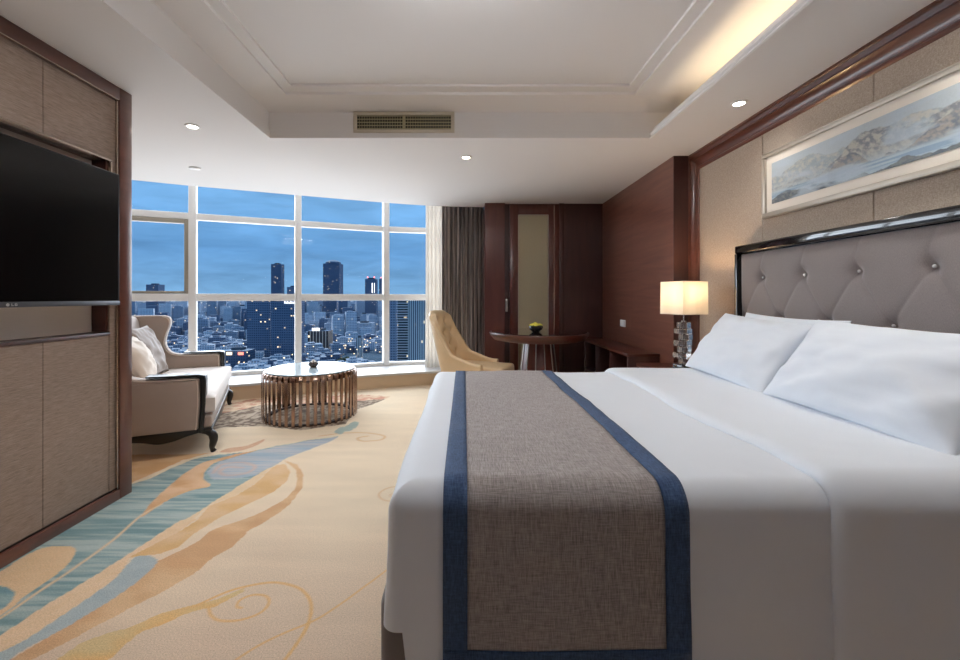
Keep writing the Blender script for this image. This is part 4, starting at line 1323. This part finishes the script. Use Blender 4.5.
# ------------------------------------------------------------------ coffee table
def build_coffee():
    cx, cyy = -1.70, 4.775
    t = thing('coffee_table', 'round low table ringed with bronze mirror slats by the window', 'coffee table', (cx, cyy, 0))
    R, TZ = .50, .515
    N = 44
    for k in range(N):
        a = 2 * PI * k / N
        bm = B()
        # flat bar bent inwards at the top and the bottom
        path = [(R - .001, .001), (R, .006), (R, .10), (R, TZ - .09), (R - .004, TZ - .045), (R - .02, TZ - .016), (R - .05, TZ - .012)]
        path = catmull(path, 3)
        w, th = .0165, .004
        vs = []
        for i, (r, z) in enumerate(path):
            p0 = path[max(i - 1, 0)]; p1 = path[min(i + 1, len(path) - 1)]
            dr, dz = p1[0] - p0[0], p1[1] - p0[1]; l = math.hypot(dr, dz); nr, nz = dz / l, -dr / l
            q = []
            for (o, s_) in ((0, -1), (0, 1), (-th, 1), (-th, -1)):
                rr, zz = r + nr * o, z + nz * o
                q.append(bm.verts.new((rr * math.cos(a) - s_ * w * math.sin(a), rr * math.sin(a) + s_ * w * math.cos(a), zz)))
            vs.append(q)
        for q0, q1 in zip(vs, vs[1:]):
            for i in range(4): bm.faces.new((q0[i], q1[i], q1[(i + 1) % 4], q0[(i + 1) % 4]))
        bm.faces.new(vs[0]); bm.faces.new(vs[-1][::-1])
        obj('slat', bm, M['bronze'], t, True, 50)
    bm = B(); lathe(bm, [(R - .08, .001), (R - .025, .001), (R - .025, .012), (R - .08, .012), (R - .08, .001)], 80); obj('base_ring', bm, M['dark_bronze'], t)
    bm = B(); lathe(bm, [(R - .06, TZ - .075), (R - .022, TZ - .075), (R - .022, TZ - .016), (R - .06, TZ - .016), (R - .06, TZ - .075)], 80); obj('top_ring', bm, M['bronze'], t)
    bm = B(); lathe(bm, [(0, TZ - .012), (R - .035, TZ - .012), (R - .03, TZ - .006), (R - .035, TZ), (0, TZ)], 80); obj('glass_top', bm, M['table_glass'], t)
    # ornament
    o = thing('ornament', 'small brown bowl with pale petals on the bronze low table', 'ornament', (cx + .02, cyy + .02, TZ + .001))
    bm = B(); lathe(bm, [(0, 0), (.03, 0), (.034, .006), (.05, .022), (.058, .045), (.05, .058), (.045, .05), (0, .035)], 28); obj('bowl', bm, M['brown_glaze'], o)
    bm = B()
    for k in range(7):
        a = 2 * PI * k / 7; sphere(bm, (.022 * math.cos(a), .022 * math.sin(a), .062), .014, 2, (1, 1, .8))
    sphere(bm, (0, 0, .074), .016, 2)
    obj('petals', bm, M['porcelain'], o)
    bm = B(); lathe(bm, [(0, 0), (.05, 0), (.056, .004), (0, .003)], 28); obj('saucer', bm, M['porcelain'], o)
build_coffee()

# ------------------------------------------------------------------ sofa
def build_sofa():
    ang = math.radians(24.5)
    loc = Vector((-2.84, 4.243, 0))
    s = thing('sofa', 'taupe wing sofa with a white seat and black carved frame by the window', 'sofa', loc, ang)
    hw = .90
    side = [(-.40, .2), (.30, .2), (.312, .40), (.31, .60), (.27, .632), (.0, .638), (-.14, .655), (-.205, .70), (-.235, .78), (-.22, .88), (-.19, .97), (-.183, 1.03), (-.205, 1.075), (-.26, 1.092), (-.58, 1.092), (-.55, .7)]
    out = [tuple(p) for p in catmull(side[2:-2], 4)]
    prof = [(-.52, .2), (.30, .2)] + out + [(-.60, 1.092), (-.57, .6)]
    for sg in (-1, 1):
        y0, y1 = (hw - .12, hw) if sg > 0 else (-hw, -hw + .12)
        bm = B(); prism(bm, prof, 'y', y0, y1, .02, 3); a = obj('arm', bm, M['sofa_cloth'], s, True, 50)
        # piping
        ye = -hw + .004 if sg < 0 else hw - .124
        ins = [(x - .018 if x > 0 else x - .012, z - .012) for x, z in prof[2:-3]]
        bm = B(); tube(bm, [(.282, ye, .205)] + [(x, ye, z) for x, z in ins], .005, 6); obj('piping', bm, M['cream_cloth'], a)
        # black show-wood: arm front and arm top
        ya, yb = (y0 - .004, y1 + .004)
        bm = B()
        fr = [(.300, .18), (.335, .18), (.350, .40), (.356, .60), (.352, .648), (.30, .660), (.06, .662), (-.06, .668), (-.06, .655), (.06, .647), (.28, .642), (.312, .62), (.318, .42)]
        prism(bm, fr, 'y', ya + .0, yb - .0, .006, 2); obj('arm_rail', bm, M['black_wood'], s)
    # back
    bp = [(-.40, .3), (-.43, .55), (-.475, 1.03), (-.50, 1.075), (-.54, 1.09), (-.59, 1.08), (-.605, 1.03), (-.57, .6), (-.52, .2), (-.40, .2)]
    bm = B(); prism(bm, bp, 'y', -hw + .10, hw - .10, .012, 3); obj('backrest', bm, M['sofa_cloth'], s, True, 50)
    # seat deck and cushion
    bm = B(); box(bm, -.48, .395, -hw + .125, hw - .125, .2, .315, .015, 3); 
    box(bm, .30, .395, -hw + .03, hw - .03, .2, .30, .02, 3)
    obj('seat_deck', bm, M['sofa_cloth'], s)
    # T cushion with soft crown and tufting lines
    nx, ny = 40, 80
    x0, x1, y0, y1 = -.41, .42, -hw + .02, hw - .02
    V, Fc = [], []
    for k, (zt, sg) in enumerate(((.485, 1), (.315, -1))):
        for i in range(nx + 1):
            for j in range(ny + 1):
                u, v = i / nx * 2 - 1, j / ny * 2 - 1
                X = (x0 + x1) / 2 + u * (x1 - x0) / 2; Y = v * y1
                e = (1 - abs(u) ** 8) * (1 - abs(v) ** 14)
                z = .40 + sg * (.055 + .03 * max(0, e) ** .5) + (sg > 0) * .012 * (1 - u * u) * (1 - v ** 4)
                if sg > 0:
                    q = min(abs(((X + .31) % .24) - .12), abs(((Y + .9) % .3) - .15))
                    z -= .006 * math.exp(-q / .012)
                if X < .325:
                    Y = max(min(Y, hw - .13), -hw + .13)
                V.append((X, Y, z))
    m = (nx + 1) * (ny + 1)
    for k in (0, 1):
        for i in range(nx):
            for j in range(ny):
                a = k * m + i * (ny + 1) + j; f = (a, a + ny + 1, a + ny + 2, a + 1); Fc.append(f if k == 0 else f[::-1])
    per = [(i, 0) for i in range(nx)] + [(nx, j) for j in range(ny)] + [(nx - i, ny) for i in range(nx)] + [(0, ny - j) for j in range(ny)]
    for p, q in zip(per, per[1:] + per[:1]):
        a = p[0] * (ny + 1) + p[1]; b = q[0] * (ny + 1) + q[1]; Fc.append((a, b, m + b, m + a))
    cu = raw('seat_cushion', V, Fc, M['sofa_seat'], s, True, 50, recalc=True)
    # carved skirt and cabriole legs
    def skirt_side(y):
        b = B()
        top = [(-.42, .205), (.40, .205)]
        low = [tuple(p) for p in catmull([(.40, .185), (.36, .178), (.30, .172), (.22, .155), (.12, .125), (.02, .115), (-.08, .140), (-.18, .150), (-.30, .125), (-.42, .10)], 4)]
        prism(b, top + low, 'y', y - .022, y + .022, .006, 2)
        return b
    for y in (-hw + .03, hw - .03): obj('skirt', skirt_side(y), M['black_wood'], s)
    b = B()
    low = [tuple(p) for p in catmull([(hw - .02, .17), (hw - .3, .165), (hw - .6, .14), (0, .12), (-hw + .6, .14), (-hw + .3, .165), (-hw + .02, .17)], 6)]
    prism(b, [(-hw + .02, .205), (hw - .02, .205)] + low, 'x', .36, .40, .006, 2); obj('skirt', b, M['black_wood'], s)
    for sy in (-1, 1):
        b = B(); y = sy * (hw - .035)
        tube(b, [tuple(p) for p in catmull([(.30, y, .185), (.36, y, .175), (.400, y + sy * .004, .145), (.408, y + sy * .006, .10), (.398, y, .05), (.40, y, .02), (.408, y, .0)], 4)],
             list(np.interp(np.linspace(0, 1, 25), [0, .2, .4, .6, .8, .92, 1], [.018, .030, .036, .028, .020, .022, .026])), 12)
        obj('leg', b, M['black_wood'], s)
        b = B(); tube(b, [(-.38, y, .2), (-.40, y, .1), (-.44, y, 0)], [.03, .024, .018], 10); obj('leg', b, M['black_wood'], s)
    # loose cushions
    R = Matrix.Translation(loc) @ Matrix.Rotation(ang, 4, 'Z')
    def loose(x, y, z, lean, turn, W, T, seed, mat, label, roll=0):
        o = pillow_mesh('throw_pillow', W, W, T, seed, mat, None, pinch=.07, n=36)
        o.matrix_world = R @ Matrix.Translation((x, y, z)) @ Matrix.Rotation(math.radians(turn), 4, 'Z') @ Matrix.Rotation(math.radians(lean), 4, 'Y') @ Matrix.Rotation(math.radians(roll), 4, 'Z')
        tag(o, label, 'cushion')
        return o
    p = loose(-.30, .36, .745, 68, -6, .54, .16, 3.0, M['taupe_satin'], 'taupe satin cushion leaning on the far half of the sofa back', 0)
    # beaded fringe on its lower edge
    fr = B()
    for k in range(26):
        q = k / 25 * 2 - 1
        sphere(fr, (.54 / 2 + .004, q * .24, 0), .011, 1); sphere(fr, (q * .24, .27, .004), .009, 1)
    obj('bead_fringe', fr, M['bead_cloth'], p)
    loose(-.27, -.10, .712, 66, 4, .45, .19, 7.0, M['cream_cloth'], 'cream cushion in front of the taupe one, near the middle of the sofa')
M['bead_cloth'] = simple('bead_fringe', S(150, 126, 100), .4, var=.3, vscale=60)
build_sofa()

# ------------------------------------------------------------------ the city below
GZ = -90.0
TOW = []
def facade(name, wall, wall2, glass, lit=.06, cw=3.2, ch=3.4, warm=(1, .75, .45, 1), strength=1.5, band=0.0, wx=(.2, .8), wz=(.3, .8)):
    m, t, out = new_mat(name)
    g = t.add('ShaderNodeNewGeometry')
    oi = t.add('ShaderNodeObjectInfo')
    cr = t.add('ShaderNodeVectorMath', operation='CROSS_PRODUCT', ins={0: g.outputs['True Normal'], 1: (0, 0, 1)})
    dt = t.add('ShaderNodeVectorMath', operation='DOT_PRODUCT', ins={0: g.outputs['Position'], 1: cr.outputs[0]})
    sp = t.add('ShaderNodeSeparateXYZ', ins={0: g.outputs['Position']})
    sn = t.add('ShaderNodeSeparateXYZ', ins={0: g.outputs['True Normal']})
    flat = t.math('GREATER_THAN', sn.outputs[2], .5)
    u = t.math('DIVIDE', dt.outputs['Value'], cw); v = t.math('DIVIDE', sp.outputs[2], ch)
    fu, fv = t.math('FRACT', u), t.math('FRACT', v)
    def inside(f, a, b):
        return t.math('MULTIPLY', t.math('GREATER_THAN', f, a), t.math('LESS_THAN', f, b))
    win = t.math('MULTIPLY', inside(fu, *wx), inside(fv, *wz))
    win = t.math('MULTIPLY', win, t.math('LESS_THAN', t.math('ABSOLUTE', sn.outputs[2]), .5))
    cell = t.add('ShaderNodeCombineXYZ', ins={0: t.math('FLOOR', u), 1: t.math('FLOOR', v), 2: t.math('MULTIPLY', oi.outputs['Random'], 97.0)})
    wn = t.add('ShaderNodeTexWhiteNoise', noise_dimensions='3D', ins={'Vector': cell.outputs[0]})
    on = t.math('MULTIPLY', win, t.math('GREATER_THAN', wn.outputs[0], 1 - lit))
    base = t.mix(oi.outputs['Random'], wall, wall2)
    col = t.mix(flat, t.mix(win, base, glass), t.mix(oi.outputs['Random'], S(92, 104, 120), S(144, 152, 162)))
    b = pbsdf(t, out, Base_Color=col, Roughness=.9)
    b.inputs['Specular IOR Level'].default_value = 0.0
    b.inputs['Emission Color'].default_value = warm
    sc = t.add('ShaderNodeSeparateColor', ins={0: wn.outputs[1]})
    t.l.new(t.math('MULTIPLY', t.math('MULTIPLY', on, strength), t.math('POWER', sc.outputs[1], 2.0)), b.inputs['Emission Strength'])
    return m
M['f_pale_haze'] = facade('facade_pale_hazed', S(212, 218, 228), S(166, 176, 190), S(104, 116, 134), .035)  # these three: distance haze put into the blue-grey wall and glass colours
M['f_dark_haze'] = facade('facade_dark_hazed', S(112, 126, 148), S(88, 102, 124), S(62, 76, 98), .045)
M['f_mid_haze'] = facade('facade_mid_hazed', S(156, 168, 184), S(124, 136, 154), S(80, 94, 114), .045)
M['f_band'] = facade('facade_banded', S(170, 174, 180), S(170, 174, 180), S(36, 52, 60), .03, 4, 3.6, wx=(-1, 2), wz=(.2, .75))
M['f_fin'] = facade('facade_finned', S(205, 206, 206), S(205, 206, 206), S(70, 80, 96), .03, 2.6, 3.4, wx=(.3, .75), wz=(-1, 2))
M['f_beige'] = facade('facade_beige', S(196, 176, 160), S(196, 176, 160), S(60, 54, 58), .05, 5, 3.4, wx=(.25, .85), wz=(-1, 2))
M['roof'] = simple('city_roof', S(76, 84, 94), .9, spec=0.0, var=.1, vscale=.05)
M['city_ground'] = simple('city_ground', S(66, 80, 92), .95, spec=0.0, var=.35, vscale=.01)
M['tree_mass'] = simple('city_trees', S(36, 48, 42), .95, spec=0.0, var=.4, vscale=.05)
M['red_light'] = emit('roof_beacon', (1, .15, .12, 1), 4)
M['sign_white'] = emit('lit_sign_white', (.9, .93, 1, 1), 1.6)
M['sign_red'] = emit('lit_sign_red', (1, .2, .14, 1), 2.0)
M['sign_warm'] = emit('street_glow', (1, .72, .4, 1), 2.0)

bm = B(); box(bm, -4500, 4500, 300, 7000, GZ - 1, GZ)
struct(obj('ground_exterior', bm, M['city_ground'], None, False), 'dark city ground far below the window')

def city_box(x, y, w, d, ztop, rot):
    b = B()
    Mx = Matrix.Translation((x, y, 0)) @ Matrix.Rotation(rot, 4, 'Z')
    return b, Mx

def tower(u0, u1, vtop, D, mat, label, name='tower_block', depth=None, rot=0.0, crown=None, group=None, cat='building'):
    """a building whose front stands at distance D"""
    w = (u1 - u0) * D / F; x = ((u0 + u1) / 2 - 464) * D / F
    z = CH + (297 - vtop) * D / F - GZ
    d = depth or w * .8
    TOW.append((x, D + d / 2, w / 2, d / 2))
    t = thing(name, label, cat, (x, D + d / 2, GZ), rot, group)
    b = B(); box(b, -w / 2, w / 2, -d / 2, d / 2, 0, z); obj('body', b, mat, t, False)
    if crown == 'stepped':
        b = B(); box(b, -w * .38, w * .38, -d * .38, d * .38, z, z + w * .16); box(b, -w * .22, w * .22, -d * .22, d * .22, z + w * .16, z + w * .28); obj('crown', b, mat, t, False)
    elif crown == 'round':
        b = B(); lathe(b, [(w * .47, z), (w * .45, z + w * .10), (w * .30, z + w * .2), (w * .12, z + w * .24), (0, z + w * .24)], 20); obj('crown', b, mat, t)
    elif crown == 'beacon':
        b = B(); box(b, -w * .3, w * .3, -d * .3, d * .3, z, z + w * .12); obj('plant_room', b, M['roof'], t, False)
        for s_ in (-1, 1):
            b = B(); box(b, s_ * w * .3 - 1.2, s_ * w * .3 + 1.2, -d * .3, -d * .3 + 2, z + w * .12, z + w * .12 + 3); obj('beacon', b, M['red_light'], t, False)
    else:
        b = B(); box(b, -w * .25, w * .2, -d * .2, d * .25, z, z + 3.5); obj('plant_room', b, M['roof'], t, False)
    return t, w, d, z

tower(271, 281, 264, 1250, M['f_dark_haze'], 'slim dark skyscraper rising behind the second window bay, tallest in it', crown=None)
tower(287, 297, 287, 1150, M['f_dark_haze'], 'lower dark tower just right of the slim skyscraper, cut by the mullion')
tower(323, 339.5, 263.5, 1400, M['f_dark_haze'], 'broad dark skyscraper with a rounded crown, tallest in the third window bay', crown='round')
t, w, d, z = tower(365, 376, 279, 1300, M['f_dark_haze'], 'dark tower with red roof lights and a bright white edge strip', crown='beacon')
b = B(); box(b, w * .12, w * .2, -d / 2 - .6, -d / 2 - .1, z - 42, z - 12); obj('light_strip', b, M['sign_white'], t, False)
b = B(); box(b, w * .34, w * .38, -d / 2 - .6, -d / 2 - .1, z - 42, z - 12); obj('light_strip', b, M['sign_white'], t, False)
tower(379, 388, 279, 1500, M['f_dark_haze'], 'dark tower half behind the third mullion with red roof lights', crown='beacon')
tower(146, 158, 284.5, 1300, M['f_dark_haze'], 'lone dark tower in the leftmost window bay above the rail')
t, w, d, z = tower(247, 270, 300, 640, M['f_dark_haze'], 'big dark lit office block left of its twin behind the coffee table')
t, w, d, z = tower(271, 297, 300, 610, M['f_dark_haze'], 'big dark lit office block with a small white roof sign, behind the coffee table', crown=None)
for k in range(8):
    b = B(); x = w * (.02 + .055 * k); hh = (3.2, 2.6, 3.2, 2.2, 3.2, 2.8, 2.4, 3.2)[k]
    box(b, x, x + w * .034, -d / 2 - .8, -d / 2 - .3, z - 5, z - 5 + hh); obj('sign_letter', b, M['sign_white'], t, False)
t, w, d, z = tower(308, 328, 331, 700, M['f_beige'], 'beige finned mid-rise with a small lit roof sign, under the broad skyscraper')
for k in range(4):
    b = B(); x = w * (-.30 + .1 * k); box(b, x, x + w * .07, -d / 2, -d / 2 + .5, z + .2, z + 5); obj('sign_letter', b, M['sign_white'], t, False)
tower(388, 396.5, 300, 560, M['f_mid_haze'], 'narrow grey block just right of the third mullion')
tower(395, 408, 299, 600, M['f_band'], 'dark high-rise with pale horizontal balcony bands at the right of the window')
tower(408, 426, 300.5, 520, M['f_fin'], 'pale high-rise with vertical fins beside the sheer curtain')
tower(301, 312, 302, 1500, M['f_mid_haze'], 'grey tower block left of the broad skyscraper below the rail')
tower(313, 322, 306, 1400, M['f_mid_haze'], 'grey tower block directly left of the broad skyscraper', depth=30)
t, w, d, z = tower(201, 214, 303, 1700, M['f_pale_haze'], 'pale block with an orange and red sign at the left of the second bay')
b = B(); box(b, w * .05, w * .5, -d / 2 - 1, -d / 2 - .2, z - 10, z - 5); obj('sign', b, M['sign_red'], t, False)
tower(216, 226, 302, 1500, M['f_pale_haze'], 'pale slab block in the second bay, behind the low houses')
tower(226, 236, 304, 1600, M['f_mid_haze'], 'grey slab block left of the dark office pair')
tower(236, 246, 306, 1250, M['f_pale_haze'], 'pale block touching the left dark office block')
tower(340, 350, 306, 1500, M['f_mid_haze'], 'grey block right of the broad skyscraper')
tower(349, 356, 311, 1300, M['f_mid_haze'], 'slim grey block between the skyscraper and the beacon tower')
t, w, d, z = tower(355, 372, 323, 950, M['f_pale_haze'], 'wide pale mid-rise below the tower with the white strip')
tower(360, 367, 314, 1180, M['f_pale_haze'], 'pale tower standing behind the wide mid-rise')
tower(356, 362, 338, 640, M['f_fin'], 'small pale block low in the third bay', name='mid_rise_block')
tower(139, 149, 305, 1600, M['f_pale_haze'], 'pale block low in the leftmost bay under the lone tower')
tower(158, 168, 306, 1500, M['f_pale_haze'], 'pale block right of centre in the leftmost bay')
tower(170, 182, 308, 1300, M['f_mid_haze'], 'grey block beside the second mullion in the leftmost bay')
tower(178, 190, 303, 2000, M['f_mid_haze'], 'grey block touching the second mullion')
t, w, d, z = tower(222, 246, 351, 560, M['f_dark_haze'], 'low dark shopping block with red signs behind the sofa arm', name='shopping_block')
for k, c in ((-.3, 'sign_warm'), (.18, 'sign_red')):
    b = B(); box(b, w * k, w * (k + .22), -d / 2 - 1, -d / 2 - .2, z - 5, z - 1.5); obj('sign', b, M[c], t, False)

def city_fill():
    rnd = random.Random(11)
    far_mesh = [B() for _ in range(2)]
    items = []
    taken = []
    # rings of plots, growing with distance
    D = 470.0
    while D < 5200:
        step = 21 + D * .011
        x0, x1 = -1.02 * D, -.03 * D
        x = x0
        while x < x1:
            w = step * rnd.uniform(.55, .95)
            if rnd.random() < .86:
                items.append((x + step / 2 + rnd.uniform(-3, 3), D + rnd.uniform(-5, 5), w, step * rnd.uniform(.5, .8)))
            x += step
        D += step * (1.0 if D < 1500 else 1.7)
    items.sort(key=lambda q: q[1])
    n_ind = 0
    mats = ['f_pale_haze', 'f_mid_haze', 'f_pale_haze', 'f_dark_haze']
    stuff = {k: B() for k in ('f_pale_haze', 'f_mid_haze', 'f_dark_haze')}
    for (x, y, w, d) in items:
        u = 464 + F * x / y
        if any(abs(x - a) < c + w * .72 and abs(y - b) < e + w * .72 for a, b, c, e in TOW): continue
        r = rnd.random()
        if y < 900: h = rnd.uniform(8, 22)
        elif y < 1200: h = rnd.uniform(12, 34) if r < .8 else rnd.uniform(40, 62)
        elif y < 2500: h = rnd.uniform(18, 50) if r < .6 else rnd.uniform(60, 86)
        else: h = rnd.uniform(30, 90)
        if 340 < u < 385 and 560 < y < 700: continue       # park
        if 205 < u < 430 and y < 620 and h > 14: h = 12
        mt = rnd.choice(mats)
        rot = math.radians(24.5 + rnd.uniform(-8, 8)) if y < 1500 else rnd.uniform(-.3, .3)
        vis = 128 < u < 430
        if n_ind < 270 and vis:
            b = B(); box(b, -w / 2, w / 2, -d / 2, d / 2, 0, h)
            box(b, -w * .3, w * .1, -d * .2, d * .3, h, h + 2.4)
            o = obj('city_building', b, M[mt], None, False)
            o.location = (x, y, GZ); o.rotation_euler = (0, 0, rot)
            tag(o, 'small building in the low district spread out below the window', 'building', 'small buildings of the low district below the window')
            n_ind += 1
        elif y > 500:
            Mx = Matrix.Translation((x, y, GZ)) @ Matrix.Rotation(rot, 4, 'Z')
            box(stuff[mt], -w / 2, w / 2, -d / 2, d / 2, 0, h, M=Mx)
    allm = bpy.data.meshes.new('distant_city')
    bmA = bmesh.new()
    off = 0
    for i, k in enumerate(stuff):
        me = bpy.data.meshes.new('t'); stuff[k].to_mesh(me); stuff[k].free()
        nf = len(bmA.faces)
        bmA.from_mesh(me); bmA.faces.ensure_lookup_table()
        for f in bmA.faces[nf:]: f.material_index = i
        bpy.data.meshes.remove(me)
    bmesh.ops.recalc_face_normals(bmA, faces=bmA.faces)
    bmA.to_mesh(allm); bmA.free()
    o = bpy.data.objects.new('distant_city', allm); COL.objects.link(o)
    for k in stuff: allm.materials.append(M[k])
    tag(o, 'haze-tinted mass of distant city blocks reaching to the horizon', 'city', None, 'stuff')
    # trees between the blocks
    b = B()
    for k in range(420):
        y = rnd.uniform(480, 1400); x = rnd.uniform(-.78, -.05) * y
        if k < 150: y = rnd.uniform(565, 700); x = rnd.uniform(340 - 464, 388 - 464) * y / F
        r = rnd.uniform(4, 8)
        if any(abs(x - q[0]) < q[2] * .6 + r and abs(y - q[1]) < q[3] * .6 + r for q in items) or any(abs(x - q[0]) < q[2] + r and abs(y - q[1]) < q[3] + r for q in TOW): continue
        sphere(b, (x, y, GZ + r * .8), r, 1, (1.2, 1.2, .8))
    tag(obj('city_trees', b, M['tree_mass']), 'dark tree crowns between the city blocks', 'trees', None, 'stuff')
    b = B()
    for k in range(210):
        y = rnd.uniform(500, 1800); x = rnd.uniform(-.78, -.05) * y
        if k < 30: y = rnd.uniform(570, 760); x = rnd.uniform(335 - 464, 390 - 464) * y / F
        z = GZ + rnd.uniform(14, 22); s_ = .45 + y * .0005
        sphere(b, (x, y, z), s_, 1)
    tag(obj('street_lights', b, M['sign_warm']), 'scattered warm street lights among the city blocks', 'lights', None, 'stuff')
city_fill()

# ------------------------------------------------------------------ world, sun, camera
def build_world():
    w = bpy.data.worlds.new('dusk'); SC.world = w; w.use_nodes = True
    w.node_tree.nodes.clear()
    t = NT(w)
    out = t.add('ShaderNodeOutputWorld')
    tc = t.add('ShaderNodeTexCoord')
    sp = t.add('ShaderNodeSeparateXYZ', ins={0: tc.outputs['Generated']})
    r = t.add('ShaderNodeValToRGB')
    e = r.color_ramp.elements
    e[0].position = 0.0; e[0].color = S(50, 76, 104)
    e[1].position = 1.0; e[1].color = S(96, 144, 188)
    for p, c in ((.497, S(56, 86, 118)), (.503, S(102, 142, 176)), (.55, S(86, 130, 172)), (.62, S(106, 154, 196))):
        q = e.new(p); q.color = c
    t.l.new(t.math('MULTIPLY_ADD', sp.outputs[2], .5, .5), r.inputs[0])
    mp = t.add('ShaderNodeMapping', ins={'Vector': tc.outputs['Generated'], 'Scale': (6, 6, 30)})
    n = t.add('ShaderNodeTexNoise', ins={'Vector': mp.outputs[0], 'Scale': 1.0, 'Detail': 6.0, 'Roughness': .6, 'Distortion': .4})
    mr = t.add('ShaderNodeMapRange', ins={'Value': n.outputs[0], 'From Min': .3, 'From Max': .7, 'To Min': .82, 'To Max': 1.2})
    c = t.mix(1.0, r.outputs[0], mr.outputs[0], 'MULTIPLY')
    bg = t.add('ShaderNodeBackground', ins={'Color': c, 'Strength': 1.0})
    t.l.new(bg.outputs[0], out.inputs[0])
build_world()

sun = bpy.data.lights.new('soft_sky_glow', 'SUN')
sun.energy = 9.8; sun.angle = math.radians(120); sun.color = (.94, .97, 1.0)
so = bpy.data.objects.new('soft_sky_glow', sun); COL.objects.link(so)
dirv = Vector((.34, -.93, -.12)).normalized()       # light travels into the room through the window
so.rotation_euler = dirv.to_track_quat('-Z', 'Y').to_euler()

cam = bpy.data.cameras.new('camera'); co = bpy.data.objects.new('camera', cam); COL.objects.link(co)
co.location = (0, 0, CH); co.rotation_euler = (PI / 2, 0, 0)
cam.sensor_width = 36; cam.sensor_fit = 'HORIZONTAL'; cam.lens = F / 960 * 36
cam.shift_x = (480 - 464) / 960; cam.shift_y = (297 - 330) / 960
cam.clip_start = .05; cam.clip_end = 9000
SC.camera = co

SC.view_settings.view_transform = 'Standard'
SC.view_settings.look = 'None'
SC.view_settings.gamma = 1.0
SC.view_settings.exposure = 0.7
SC.view_settings.use_curve_mapping = False
SC.cycles.use_denoising = True
SC.cycles.max_bounces = 10
SC.cycles.diffuse_bounces = 6
SC.cycles.transparent_max_bounces = 12
SC.cycles.sample_clamp_indirect = 6.0
SC.cycles.caustics_refractive = False
SC.cycles.caustics_reflective = False
